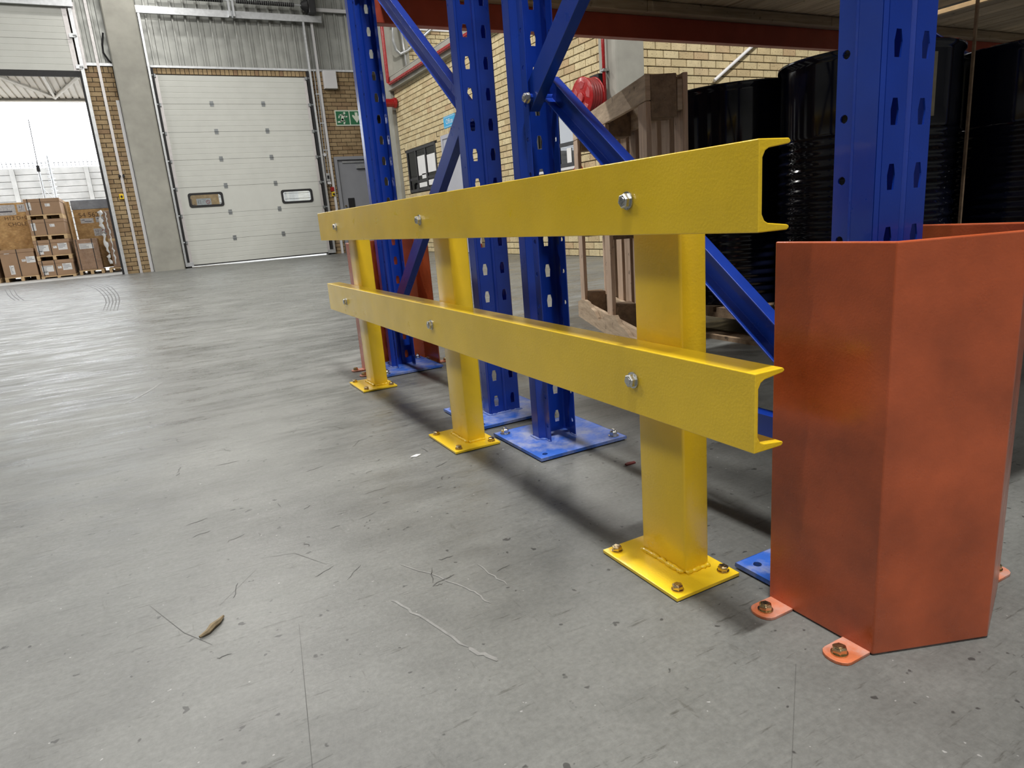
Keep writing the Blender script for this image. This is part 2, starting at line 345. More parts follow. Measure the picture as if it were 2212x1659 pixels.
def lay_bricks(parent, o, u, rot, u0, u1, z0, z1, holes, mat, rows=(), zones=None, limit=300, L=0.225, Hc=0.085, j=0.010):
    """running bond on the face through o along unit u; holes = (ua,ub,za,zb); rows = rowlock bands (ua,ub,za,zb) of bricks on edge"""
    o = Vector(o); u = Vector(u); items = []
    nrow = int((z1-z0)/Hc + 0.5)
    for k in range(nrow):
        za = z0 + k*Hc; zb = za + Hc; zc = (za+zb)/2
        cuts = sorted([(h[0], h[1]) for h in list(holes)+list(rows) if h[2] < zc < h[3]])
        segs = []; cur = u0
        for a, bb in cuts:
            if a > cur: segs.append((cur, min(a, u1)))
            cur = max(cur, bb)
        if cur < u1: segs.append((cur, u1))
        for a, bb in segs:
            x = u0 - (L/2 if k % 2 else 0)
            while x < bb:
                p, q = max(x, a), min(x+L, bb)
                if q-p > 0.035: items.append(((p+q)/2, zc, round((q-p-j)/0.005)*0.005, Hc-j))
                x += L
    for ua, ub, za, zb in rows:
        n = max(1, round((ub-ua)/0.083)); w = (ub-ua)/n
        for i in range(n): items.append((ua+(i+0.5)*w, (za+zb)/2, w-j, zb-za-j))
    vis = []; rest = []
    for it in items:
        P = o + u*it[0] + Vector((0, 0, it[1])); px = project(P)
        ok = -20 < px[0] < 2232 and -20 < px[1] < 1000 and (zones is None or any(z[0] < px[0] < z[1] and z[2] < px[1] < z[3] for z in zones))
        (vis if ok else rest).append((((P-Vector(CAMP)).length), P, it))
    vis.sort(key=lambda q: q[0]); rest += vis[limit:]; vis = vis[:limit]
    R = Matrix.Rotation(rot, 4, 'Z')
    for dd, P, it in vis:
        me, m = brick_mesh(it[2], it[3], 0.03, mat)
        c = bpy.data.objects.new('brick', me); COL.objects.link(c); c.parent = parent
        c.location = P - WL[parent]; c.rotation_euler = (0, 0, rot)
    if rest:
        big = MB()
        for dd, P, it in rest:
            me, m = brick_mesh(it[2], it[3], 0.03, mat)
            big.add([P + R @ Vector(v) for v in m.v], m.f)
        obj('brick_field', big, mat, parent, kind='stuff')

# ---- far wall (Y = 15.42)
YW = 15.42
b = MB()
b.box(-0.95, 0.27, YW+0.012, 15.62, 0, 3.92); b.box(3.16, 4.6, YW+0.012, 15.62, 0, 3.92); b.box(0.27, 3.16, YW+0.012, 15.62, 3.75, 3.92)
b.box(-12, -3.95, YW+0.012, 15.62, 0, 3.92); b.box(4.6, 14, YW+0.012, 15.62, 0, 3.92)
b.box(-12, 14, 15.50, 15.62, 3.92, 8.0)
WF = obj('wall_far', b, 'mortar', kind='structure', label='buff brick dock wall with grey ribbed cladding above')
PD = (3.565, 4.46, 0, 2.135)
lay_bricks(WF, (0, YW, 0), (1, 0, 0), 0, -0.95, -0.455, -0.025, 3.80, [], 'brick_far', rows=[(-0.95, -0.455, 3.80, 3.915)])
lay_bricks(WF, (0, YW, 0), (1, 0, 0), 0, 3.245, 4.5, -0.025, 3.80, [PD], 'brick_far', rows=[(0.22, 3.245, 3.80, 3.915), (3.245, 4.5, 3.80, 3.915)])
# flashing and ribbed cladding sheets
b = MB(); b.box(-0.93, -0.45, YW-0.03, YW+0.06, 3.92, 3.97); b.box(0.20, 4.6, YW-0.03, YW+0.06, 3.915, 3.955)
obj('flashing', b, 'galv', WF)
def cladding(x0, n, z0=3.95, z1=7.95, parent=WF, y=YW+0.02, p=0.2325):
    for i in range(n):
        b = MB(); pts = []; xa = x0 + i*p*3
        for k in range(3):
            q = xa + k*p
            pts += [(q, 0.05), (q+0.058, 0.05), (q+0.064, 0.0), (q+0.094, 0.0), (q+0.100, 0.05), (q+0.160, 0.05), (q+0.165, 0.044), (q+0.171, 0.05)]
        pts.append((xa+3*p, 0.05))
        b.sheet(pts, (0, y, z0), (1, 0, 0), (0, 1, 0), (0, 0, z1-z0))
        obj('cladding_sheet', b, 'sheet', parent, solid=0.002)
cladding(-0.95, 9)
cladding(-4.5, 5, 4.9)

# ---- concrete column between the two dock doors
b = MB(); b.prism([(-0.45, 0.02), (-0.43, 0), (0.10, 0), (0.12, 0.02), (0.12, 0.33), (-0.45, 0.33)], (0, 15.085, 0), (1, 0, 0), (0, 1, 0), (0, 0, 8))
obj('concrete_column', b, 'concrete', label='square grey concrete column between the open and the closed dock door', cat='column')
b = MB(); b.box(-0.515, -0.458, YW-0.05, YW-0.005, 0, 3.3); obj('trim_1', b, 'white', kind='structure', label='white joint strip beside the concrete column')

# ---- closed dock door
DR = thing('door_1', (1.72, YW, 0), 'closed grey-white sectional dock door with two small windows', 'door', kind='structure')
X0, X1, NP = 0.235, 3.20, 7; HP = 3.78/NP
def rrect(x0, x1, z0, z1, r, n=5):
    pts = []
    for cx, cz, a0 in ((x1-r, z1-r, 0), (x0+r, z1-r, PI/2), (x0+r, z0+r, PI), (x1-r, z0+r, 1.5*PI)):
        pts += [(cx + r*math.cos(a0+k*PI/2/n), cz + r*math.sin(a0+k*PI/2/n)) for k in range(n+1)]
    return pts
WIN = [(0.465, 1.085, 1.245, 1.475), (2.335, 2.955, 1.215, 1.445)]
for i in range(NP):
    z0, z1 = i*HP+(0.052 if i == 0 else 0.0015), (i+1)*HP-0.0025
    b = MB(); y = YW-0.03
    if i == 2:
        b.holed([(X0, z0), (X1, z0), (X1, z1), (X0, z1)], [list(reversed(rrect(*w, 0.04))) for w in WIN], (0, y, 0), (1, 0, 0), (0, 0, 1), (0, 0.04, 0))
    else:
        pts = [(0.04, z0), (0.0, z0)]
        for k in range(1, 5):
            zz = z0 + (z1-z0)*k/5; pts += [(0.0, zz-0.006), (0.003, zz-0.002), (0.003, zz+0.002), (0.0, zz+0.006)]
        pts += [(0.0, z1), (0.04, z1)]
        b.prism([(a, c) for a, c in pts], (X0, y, 0), (0, 1, 0), (0, 0, 1), (X1-X0, 0, 0))
    pn = obj('door_panel', b, 'door_panel', DR, bev=0.002)
    if i == 2:
        for w in WIN:
            f = MB(); o = 0.03
            f.holed(rrect(w[0]-o, w[1]+o, w[2]-o, w[3]+o, 0.05), [list(reversed(rrect(w[0]+0.012, w[1]-0.012, w[2]+0.012, w[3]-0.012, 0.045)))], (0, y-0.014, 0), (1, 0, 0), (0, 0, 1), (0, 0.05, 0))
            wf = obj('window_frame', f, 'black', pn)
            q = MB(); q.box(w[0], w[1], y+0.016, y+0.02, w[2], w[3]); obj('pane', q, 'glass', pn)
    if i < NP-1:
        q = MB(); q.box(X0+0.002, X1-0.002, y+0.012, y+0.034, (i+1)*HP-0.0024, (i+1)*HP+0.0014); obj('joint_light_stop', q, 'black', DR)  # added dark strip, stops daylight leaking through the panel joints
        for hx in (1.205, 2.225):
            h = MB(); zz = (i+1)*HP + 0.004
            h.box(hx-0.035, hx+0.035, y-0.006, y, zz-0.05, zz-0.008); h.box(hx-0.035, hx+0.035, y-0.006, y, zz+0.008, zz+0.05); h.cyl((hx-0.04, y-0.006, zz), (1, 0, 0), 0.009, 0.08, 8)
            obj('hinge', h, 'steel', DR)
    for sx, xx in ((-1, X0), (1, X1)):
        h = MB(); h.box(min(xx, xx-sx*0.06), max(xx, xx-sx*0.06), y-0.004, y, z0, z1); obj('end_cap', h, 'aluminium', pn)
        zz = (i+1)*HP-0.02
        h = MB(); h.box(xx-0.045 if sx < 0 else xx-0.03, xx+0.03 if sx < 0 else xx+0.045, y-0.035, y-0.002, zz-0.03, zz+0.03); h.cyl((xx+sx*0.02, y-0.03, zz), (sx, 0, 0), 0.022, 0.05, 12)
        obj('roller_bracket', h, 'steel', DR)
b = MB(); b.box(X0, X1, YW-0.035, YW+0.015, 0.032, 0.055); obj('bottom_seal', b, 'black', DR)
for sx, xx in ((-1, 0.205), (1, 3.245)):
    b = MB(); xa, xb = (xx-0.06, xx-0.02) if sx < 0 else (xx+0.02, xx+0.06)
    b.prism([(xa, 0.0), (xb, 0.0), (xb, 0.008), (xa+0.008, 0.008), (xa+0.008, 0.07), (xa, 0.07)], (0, YW-0.12, 0.03), (1, 0, 0), (0, 1, 0), (0, 0, 4.84))
    obj('track', b, 'galv', DR)
    b = MB(); b.box(xx-0.03, xx+0.03, YW-0.072, YW-0.002, 0.0, 3.9); obj('jamb_seal', b, 'black', DR)
    b = MB(); b.box(xx-0.06 if sx < 0 else xx-0.1, xx+0.1 if sx < 0 else xx+0.06, YW-0.10, YW-0.02, 0.03, 0.11); obj('bottom_bracket', b, 'galv', DR)
b = MB(); b.prism([(0, 0), (0.05, 0), (0.05, 0.015), (0.012, 0.015), (0.012, 0.115), (0.05, 0.115), (0.05, 0.13), (0, 0.13)], (0.12, YW-0.13, 4.865), (0, 1, 0), (0, 0, 1), (3.56, 0, 0))
obj('header_channel', b, 'galv', DR)
b = MB(); b.tube([(0.35, YW-0.19, 5.16), (3.5, YW-0.19, 5.16)], 0.014, 10); obj('spring_shaft', b, 'galv', DR)
for xa, xb in ((0.50, 1.72), (1.98, 3.12)):
    b = MB(); n = 260; turns = int((xb-xa)/0.042)
    b.tube([(xa, YW-0.19, 5.16), (xb, YW-0.19, 5.16)], 0.040, 12); obj('torsion_spring', b, 'black', DR)
    b = MB()
    for k in range(turns):
        xx = xa + 0.02 + k*0.042; b.tube([(xx, YW-0.19+0.043*math.cos(t), 5.16+0.043*math.sin(t)) for t in [2*PI*q/12 for q in range(13)]], 0.004, 5)
    obj('spring_coil', b, 'zinc', DR)
b = MB(); b.box(1.80, 1.84, YW-0.22, YW-0.1, 4.87, 5.2); b.box(1.88, 1.92, YW-0.22, YW-0.1, 4.87, 5.2); obj('spring_bracket', b, 'galv', DR)
b = MB(); b.cyl((3.27, YW-0.19, 5.16), (1, 0, 0), 0.06, 0.1, 16, r2=0.13); b.cyl((3.37, YW-0.19, 5.16), (1, 0, 0), 0.13, 0.02, 16); obj('cable_drum', b, 'black', DR)
b = MB(); b.box(3.40, 3.56, YW-0.27, YW-0.07, 5.0, 5.5); obj('door_motor', b, 'darkframe', DR, bev=0.02)
b = MB(); b.box(3.58, 4.6, YW-0.06, YW-0.01, 5.10, 5.17); obj('conduit', b, 'white', WF)

# ---- open dock door (panel lifted)
DO = thing('door_2', (-2.4, YW, 0), 'lifted sectional dock door above the open doorway', 'door', kind='structure')
for i in range(3):
    z0, z1 = 3.815+i*HP, 3.815+(i+1)*HP-0.004
    pts = [(0.04, z0), (0.0, z0)]
    for k in range(1, 5):
        zz = z0 + (z1-z0)*k/5; pts += [(0.0, zz-0.006), (0.003, zz-0.002), (0.003, zz+0.002), (0.0, zz+0.006)]
    pts += [(0.0, z1), (0.04, z1)]
    b = MB(); b.prism(pts, (-3.95, YW-0.06, 0), (0, 1, 0), (0, 0, 1), (2.92, 0, 0)); pn = obj('door_panel', b, 'door_panel', DO, bev=0.002)
    b = MB(); b.box(-1.10, -1.02, YW-0.066, YW-0.06, z0, z1); obj('end_cap', b, 'aluminium', pn)
    b = MB(); b.box(-1.06, -0.96, YW-0.11, YW-0.062, z0+0.03, z0+0.10); b.cyl((-1.0, YW-0.1, z0+0.065), (1, 0, 0), 0.022, 0.06, 12); obj('roller_bracket', b, 'galv', DO)
b = MB(); b.prism([(0, 0), (0.05, 0), (0.05, 0.03), (0.035, 0.034), (0.035, 0.05), (0.05, 0.054), (0.05, 0.10), (0, 0.10)], (-3.95, YW-0.065, 3.712), (0, 1, 0), (0, 0, 1), (2.97, 0, 0)); obj('bottom_seal', b, 'black', DO)
b = MB(); b.prism([(0, 0), (0.05, 0), (0.05, 0.015), (0.012, 0.015), (0.012, 0.115), (0.05, 0.115), (0.05, 0.13), (0, 0.13)], (-4.1, YW-0.15, 4.90), (0, 1, 0), (0, 0, 1), (3.20, 0, 0)); obj('header_channel', b, 'galv', DO)
b = MB(); b.prism([(-0.99, 0.0), (-0.93, 0.0), (-0.93, 0.008), (-0.982, 0.008), (-0.982, 0.07), (-0.99, 0.07)], (0, YW-0.09, 0.0), (1, 0, 0), (0, 1, 0), (0, 0, 5.0)); obj('track', b, 'galv', DO)
b = MB(); b.box(-1.03, -0.99, YW-0.06, YW+0.14, 0, 3.8); obj('jamb_seal', b, 'black', DO)
b = MB(); b.box(-0.93, -0.88, YW-0.06, YW-0.005, 3.86, 5.0); obj('side_post', b, 'aluminium', DO)
# conduit on the brick pier
b = MB(); b.box(-0.715, -0.665, YW-0.04, YW-0.002, 0, 6.5); cd = obj('conduit', b, 'aluminium', WF)
t = thing('socket', (-0.66, YW-0.05, 1.9), 'small dark cable gland on the white conduit of the brick pier', 'cable gland')
b = MB(); b.cyl((-0.72, YW-0.08, 1.90), (0, 1, 0), 0.022, 0.08, 10); b.cyl((-0.65, YW-0.08, 1.90), (0, 1, 0), 0.022, 0.08, 10); obj('gland', b, 'black', t)
t = thing('push_button', (-0.75, YW-0.05, 1.5), 'yellow push button box on the brick pier', 'button')
b = MB(); b.box(-0.80, -0.72, YW-0.05, YW-0.003, 1.46, 1.56); bx = obj('housing', b, 'yellow', t, bev=0.006); b = MB(); b.cyl((-0.76, YW-0.05, 1.51), (0, -1, 0), 0.02, 0.02, 12); obj('button', b, 'black', t)
b = MB(); b.tube([(-0.50, YW-0.03, 4.5), (-0.55, YW-0.06, 4.3), (-0.56, YW-0.05, 4.15), (-0.5, YW-0.03, 4.02), (-0.46, YW-0.02, 3.97)], 0.018, 8); obj('cable_loop', b, 'black', label='black cable loop above the brick pier', cat='cable')

# ---- personnel door, signs and fittings right of the dock door
D3 = thing('door_3', (4.0, YW, 0), 'dark grey steel personnel door in a grey frame under the exit sign', 'door', kind='structure')
b = MB(); b.box(3.57, 3.635, YW-0.05, YW+0.05, 0, 2.13); b.box(4.40, 4.46, YW-0.05, YW+0.05, 0, 2.13); b.box(3.635, 4.40, YW-0.05, YW+0.05, 2.06, 2.13); obj('door_frame', b, 'door_grey', D3)
b = MB(); b.box(3.64, 4.395, YW+0.005, YW+0.045, 0.01, 2.055); obj('door_leaf', b, 'door_grey', D3)
b = MB(); b.box(3.75, 4.25, YW-0.02, YW+0.004, 1.99, 2.03); b.box(4.06, 4.32, YW-0.06, YW+0.004, 1.86, 1.95); obj('door_closer', b, 'galv', D3)
b = MB(); b.box(3.78, 3.93, YW-0.004, YW+0.004, 0.86, 1.22); obj('dark_plate', b, 'black', D3)
b = MB(); b.cyl((3.71, YW-0.03, 1.05), (0, 1, 0), 0.02, 0.03, 12); obj('door_knob', b, 'gold', D3)
b = MB(); b.box(3.455, 3.505, YW-0.045, YW-0.003, 0, 5.0); obj('conduit', b, 'white', WF)
for xx, zb in ((3.345, 1.72), (3.405, 1.50)):
    b = MB(); b.tube([(xx+0.04, YW-0.03, 3.95), (xx+0.04, YW-0.025, 3.7), (xx, YW-0.025, zb)], 0.011, 8); obj('conduit', b, 'galv', WF)
for zz in (3.45, 2.85, 2.28): 
    b = MB(); b.box(3.36, 3.46, YW-0.034, YW-0.001, zz-0.012, zz+0.012); obj('conduit_clip', b, 'galv', WF)
b = MB(); b.box(3.565, 3.845, YW-0.13, YW-0.003, 3.55, 3.915); obj('junction_box', b, 'white', bev=0.006, label='white junction box high on the wall above the exit sign', cat='junction box')
t = thing('smoke_sounder', (3.37, YW, 2.15), 'small white round sounder on the wall conduit', 'sounder')
b = MB(); b.cyl((3.37, YW-0.003, 2.18), (0, -1, 0), 0.045, 0.05, 16, r2=0.036); obj('body', b, 'white', t, bev=0.004)
t = thing('door_control_box', (3.375, YW, 1.58), 'grey door control box beside the closed dock door', 'control box')
b = MB(); b.box(3.33, 3.42, YW-0.08, YW-0.003, 1.61, 1.78); obj('housing', b, 'galv', t, bev=0.005)
b = MB(); b.box(3.352, 3.398, YW-0.09, YW-0.08, 1.66, 1.73); obj('key_switch', b, 'black', t); b = MB(); b.box(3.345, 3.425, YW-0.07, YW-0.003, 1.545, 1.60); obj('socket_cover', b, 'white', t)
t = thing('emergency_stop', (3.44, YW, 1.3), 'red and yellow emergency stop unit beside the grey personnel door', 'stop button')
b = MB(); b.box(3.40, 3.48, YW-0.06, YW-0.003, 1.39, 1.48); obj('call_point', b, 'red', t, bev=0.004)
b = MB(); b.box(3.415, 3.485, YW-0.06, YW-0.003, 1.28, 1.375); obj('stop_housing', b, 'yellow', t, bev=0.004); b = MB(); b.cyl((3.45, YW-0.06, 1.325), (0, -1, 0), 0.022, 0.03, 12); obj('stop_knob', b, 'black', t)
SG = thing('exit_sign', (4.05, YW-0.01, 2.79), 'green running-man emergency exit sign with down arrow on brick wall', 'exit sign')
b = MB(); b.box(3.73, 4.38, YW-0.012, YW-0.002, 2.79, 3.12); obj('backing', b, 'sign_white', SG)
for xa in (3.752, 4.068):
    b = MB(); b.box(xa, xa+0.292, YW-0.015, YW-0.012, 2.815, 3.095); obj('green_field', b, 'green', SG)
def poly(parent, name, pts, mat, x, y, z, sx, sz):
    b = MB(); b.prism(pts, (x, y, z), (sx, 0, 0), (0, 0, sz), (0, -0.002, 0)); return obj(name, b, mat, parent)
m = MB()
yy = YW-0.0155
def strip(pts, w):
    for (xa, za), (xb, zb) in zip(pts, pts[1:]):
        d = Vector((xb-xa, 0, zb-za)); n = Vector((-d.z, 0, d.x)).normalized()*w/2; d2 = d.normalized()*w*0.35
        m.obox(Vector((xa, yy, za))-n-d2, d+2*d2, (0, -0.002, 0), 2*n)
strip([(3.905, 3.01), (3.885, 2.925)], 0.06); strip([(3.885, 2.93), (3.935, 2.885), (3.915, 2.835)], 0.034); strip([(3.885, 2.925), (3.85, 2.875), (3.785, 2.87)], 0.034)
strip([(3.915, 3.02), (3.955, 2.975), (3.995, 2.985)], 0.026); strip([(3.89, 3.025), (3.83, 3.015), (3.81, 2.96)], 0.026)
m.cyl((3.945, yy, 3.058), (0, -1, 0), 0.024, 0.002, 14)
obj('running_figure', m, 'sign_white', SG)
poly(SG, 'arrow', [(-0.3, 1), (0.3, 1), (0.3, 0.25), (0.62, 0.52), (0.9, 0.52), (0.9, 0.25), (0, -0.9), (-0.9, 0.25), (-0.9, 0.52), (-0.62, 0.52), (-0.3, 0.25)], 'sign_white', 4.214, yy, 2.955, 0.105, 0.118)

# ---- office block: wall_office (X = 4.2) and its near return, upper wall, ledge, columns
XW = 4.2
b = MB(); b.box(XW+0.012, XW+0.25, 5.95, 12.75, 0, 3.03)
# opening recesses are built in front of this core as framed units
WO = obj('wall_office', b, 'mortar', kind='structure', label='cream face brick office wall with concrete ledge')
# visible window: Y 10.93-12.39, z 1.12-1.90 ; office door Y 9.6-10.63 ; second window recess Y 6.35-8.05
HW = [(10.93, 12.39, 1.12, 1.90), (9.62, 10.64, 0, 1.94), (6.5, 7.98, 1.08, 1.93)]
lay_bricks(WO, (XW, 0, 0), (0, 1, 0), -PI/2, 5.98, 12.72, 0, 3.03, HW, 'brick',
           rows=[(10.85, 12.47, 1.905, 2.04), (9.5, 10.72, 1.94, 2.04), (6.4, 8.08, 1.93, 2.04)], zones=[(845, 992, 60, 440), (1060, 1126, 60, 600), (1215, 1300, 60, 600)])
b = MB(); b.box(XW-0.10, XW+0.6, 5.98, 12.75, 3.03, 3.25); b.box(XW-0.10, XW-0.03, 5.98, 12.75, 3.25, 3.27); obj('ledge', b, 'concrete', WO, bev=0.01)
b = MB(); b.box(4.56, 14, 5.82, 6.02, 0, 3.6); WR = obj('wall_return', b, 'mortar', kind='structure', label='cream face brick return wall behind the drums')
lay_bricks(WR, (0, 5.808, 0), (1, 0, 0), 0, 4.56, 9.0, 0, 3.55, [], 'brick', zones=[(1370, 1720, 60, 200)])
b = MB(); b.prism([(XW-0.02, 0.015), (XW-0.005, 0), (XW+0.345, 0), (XW+0.36, 0.015), (XW+0.36, 0.31), (XW-0.02, 0.31)], (0, 5.72, 0), (1, 0, 0), (0, 1, 0), (0, 0, 3.7))
obj('concrete_column', b, 'concrete', label='concrete corner column beside the red hose reel', cat='column')
b = MB(); b.box(XW-0.06, XW+0.07, 12.76, 13.05, 0, 8); obj('concrete_column', b, 'concrete', label='tall concrete column at the far end of the office wall', cat='column')
b = MB(); b.tube([(5.62, 5.765, 1.90), (6.5, 5.765, 2.462)], 0.02, 10); obj('wall_pipe', b, 'white', label='thin white pipe slanting across the brick return wall', cat='pipe')
# upper storey
b = MB(); b.box(5.05, 12, 14.02, 14.2, 3.1, 4.47); WU = obj('wall_upper', b, 'mortar', kind='structure', label='upper cream brick wall above the office ledge')
lay_bricks(WU, (0, 14.01, 0), (1, 0, 0), 0, 5.06, 6.6, 3.3, 4.46, [], 'brick', zones=[(860, 1000, 40, 200)])
b = MB(); b.box(5.05, 12, 13.98, 14.22, 4.47, 4.62); obj('coping', b, 'white', WU)
b = MB(); b.box(4.62, 5.05, 13.9, 14.25, 3.1, 8); obj('concrete_column', b, 'concrete', label='pale concrete column above the ledge behind the grey hoop', cat='column')
b = MB(); b.box(XW+0.25, 14, 6.02, 15.4, 3.0, 3.1); obj('office_roof', b, 'concrete', kind='structure')
HR = thing('handrail', (5.0, 13.7, 3.2), 'grey tubular hoop handrail above the office ledge', 'handrail')
b = MB(); b.tube([(4.85, 13.8, 4.55), (4.72, 13.8, 4.50), (4.70, 13.8, 4.2), (4.74, 13.8, 4.02), (4.82, 13.8, 3.95), (4.98, 13.8, 4.02), (5.35, 13.8, 4.3), (5.75, 13.8, 4.6)], 0.03, 10); obj('rail_tube', b, 'galv', HR, smooth=True)
b = MB(); b.tube([(4.90, 13.86, 4.6), (4.98, 13.86, 3.25)], 0.018, 8); obj('post', b, 'galv', HR, smooth=True)
# red pipes
b = MB(); b.tube([(4.06, 12.6, 6.5), (4.06, 12.6, 3.16), (4.06, 12.5, 3.12), (4.06, 6.1, 3.12)], 0.032, 10); 
FP = obj('fire_pipe', b, 'red', label='red fire main running along the concrete ledge', cat='pipe')
b = MB(); b.cyl((3.85, 12.60, 2.80), (1, 0, 0), 0.075, 0.30, 16); b.cyl((4.12, 12.60, 2.80), (1, 0, 0), 0.095, 0.05, 16); obj('pipe_flange', b, 'red', smooth=False, bev=0.004, label='short red flanged pipe stub on the far concrete column', cat='pipe')
FV = thing('riser_pipe', (4.13, 5.88, 1.0), 'thin red vertical pipe on the corner column feeding the hose reel', 'pipe')
b = MB(); b.tube([(4.13, 5.88, 3.1), (4.13, 5.88, 1.35)], 0.018, 10); obj('pipe', b, 'red', FV, smooth=True)
b = MB(); b.cyl((4.13, 5.88, 1.985), (0, 0, 1), 0.03, 0.03, 12); b.box(4.10, 4.18, 5.85, 5.91, 1.99, 2.005); obj('pipe_clip', b, 'zinc', FV)
# hose reel
HRL = thing('hose_reel', (3.98, 6.02, 1.55), 'red fire hose reel on the wall above the wooden pallet', 'hose reel')
c = (3.93, 6.04, 1.75)
b = MB(); b.lathe([(0.205, 0.0), (0.213, 0.006), (0.205, 0.016), (0.185, 0.010), (0.16, 0.012), (0.05, 0.0), (0.045, 0.02)], (c[0], c[1], c[2]), 40, 'x'); obj('front_disc', b, 'red', HRL, smooth=True)
for k in range(5):
    a = 2*PI*k/5 + 0.4; b = MB()
    pts = [(r*math.cos(a+t), r*math.sin(a+t)) for r, t in ((0.09, -0.3), (0.165, -0.42), (0.172, 0), (0.165, 0.42), (0.09, 0.3))]
    b.prism(pts, (c[0]-0.004, c[1], c[2]), (0, 1, 0), (0, 0, 1), (0.014, 0, 0)); obj('disc_rib', b, 'red', HRL, bev=0.006)
b = MB(); b.cyl((c[0]-0.02, c[1], c[2]), (1, 0, 0), 0.055, 0.04, 24); obj('hub', b, 'red', HRL, bev=0.008)
for k in range(4):
    b = MB(); b.tube([(c[0]+0.035+k*0.033, c[1]+0.185*math.cos(t), c[2]+0.185*math.sin(t)) for t in [2*PI*q/36 for q in range(37)]], 0.019, 8); obj('hose_turn', b, 'rubber_red', HRL, smooth=True)
b = MB(); b.lathe([(0.205, 0.15), (0.213, 0.156), (0.205, 0.166), (0.10, 0.16)], c, 40, 'x'); obj('back_disc', b, 'red', HRL, smooth=True)
b = MB(); b.cyl((c[0]+0.02, c[1], c[2]), (1, 0, 0), 0.17, 0.13, 24); b.cyl((c[0]+0.14, c[1], c[2]), (1, 0, 0), 0.03, 0.14, 12); obj('drum_core', b, 'rubber_red', HRL)
b = MB(); b.box(4.09, 4.185, 5.93, 6.10, 1.60, 1.98); obj('wall_bracket', b, 'black', HRL)

def window_unit(name, label, y0, y1, z0, z1, mull, trans, mat='glass_dark'):
    t = thing(name, (XW, (y0+y1)/2, z0), label, 'window', kind='structure')
    xo, xi = XW-0.012, XW+0.05
    b = MB(); e = 0.05
    b.box(xo, xi, y0, y1, z0, z0+e); b.box(xo, xi, y0, y1, z1-e, z1); b.box(xo, xi, y0, y0+e, z0+e, z1-e); b.box(xo, xi, y1-e, y1, z0+e, z1-e); obj('window_frame', b, 'darkframe', t)
    ys = [y0+e] + mull + [y1-e]
    for q in mull:
        b = MB(); b.box(xo+0.005, xi, q-0.025, q+0.025, z0+e, z1-e); obj('mullion', b, 'darkframe', t)
    for i in range(len(ys)-1):
        b = MB(); b.box(xo+0.008, xi, ys[i], ys[i+1], trans[i]-0.022, trans[i]+0.022); obj('transom', b, 'darkframe', t)
        for za, zb in ((z0+e, trans[i]), (trans[i], z1-e)):
            b = MB(); b.box(XW+0.004, XW+0.008, ys[i], ys[i+1], za, zb); obj('pane', b, mat, t)
    b = MB(); b.box(XW+0.06, XW+0.07, y0, y1, z0, z1); obj('room_blind', b, 'darkframe', t)
    return t
w1 = window_unit('window_1', 'dark-framed office window with white rectangles on the glass', 10.93, 12.39, 1.12, 1.90, [11.44, 11.93], [1.34, 1.30, 1.36])
for ya, yb, za, zb in ((11.49, 11.86, 1.40, 1.74), (11.50, 11.70, 1.335, 1.42), (10.99, 11.38, 1.42, 1.72), (11.0, 11.40, 1.20, 1.29), (11.5, 11.88, 1.19, 1.27)):
    b = MB(); b.box(XW-0.003, XW+0.001, ya, yb, za, zb); obj('pale_rectangle', b, 'paper', w1)  # plain white rectangles laid over the panes
w2 = window_unit('window_2', 'dark-framed office window half hidden behind the standing pallet', 6.5, 7.98, 1.08, 1.93, [6.99, 7.48], [1.35, 1.35, 1.35])
b = MB(); b.box(XW-0.03, XW+0.02, 6.5, 7.98, 1.05, 1.08); obj('window_sill', b, 'white', w2)
b = MB(); b.box(XW-0.003, XW+0.001, 6.70, 6.80, 1.10, 1.30); obj('pale_rectangle', b, 'paper', w2)
d4 = thing('door_4', (XW, 10.13, 0), 'pale grey office door under the blue office sign', 'door', kind='structure')
b = MB(); b.box(XW-0.02, XW+0.05, 9.62, 9.69, 0, 1.94); b.box(XW-0.02, XW+0.05, 10.57, 10.64, 0, 1.94); b.box(XW-0.02, XW+0.05, 9.69, 10.57, 1.88, 1.94); obj('door_frame', b, 'door_pale', d4)
b = MB(); b.box(XW-0.005, XW+0.03, 9.69, 10.57, 0.01, 1.88); obj('door_leaf', b, 'door_pale', d4)
b = MB(); b.cyl((XW-0.05, 9.78, 1.0), (1, 0, 0), 0.03, 0.05, 12); b.box(XW-0.012, XW-0.005, 9.74, 9.82, 0.92, 1.12); obj('door_handle', b, 'darkframe', d4)

def text_mb(s, size, o, ux, uz, depth=0.001, cx=True):
    cu = bpy.data.curves.new('t', 'FONT'); cu.body = s; cu.size = size; cu.align_x = 'CENTER' if cx else 'LEFT'; cu.align_y = 'CENTER'; cu.resolution_u = 3
    to = bpy.data.objects.new('t', cu); COL.objects.link(to); dg = bpy.context.evaluated_depsgraph_get()
    me = bpy.data.meshes.new_from_object(to.evaluated_get(dg)); o = Vector(o); ux = Vector(ux); uz = Vector(uz)
    b = MB(); b.add([o + ux*v.co.x + uz*v.co.y for v in me.vertices], [list(p.vertices) for p in me.polygons])
    bpy.data.objects.remove(to); bpy.data.curves.remove(cu); bpy.data.meshes.remove(me); return b
OS = thing('office_sign', (XW-0.01, 10.24, 2.03), 'bright blue sign reading Office above the pale office door', 'sign')
b = MB(); b.box(XW-0.008, XW-0.003, 10.0, 10.47, 2.035, 2.215); obj('sign_plate', b, 'sign_blue', OS)
b = MB(); b.box(XW-0.0095, XW-0.008, 10.02, 10.45, 2.195, 2.20); b.box(XW-0.0095, XW-0.008, 10.02, 10.45, 2.05, 2.055); obj('border_line', b, 'paper', OS)
obj('lettering', text_mb('Office', 0.115, (XW-0.0096, 10.235, 2.125), (0, -1, 0), (0, 0, 1)), 'paper', OS)
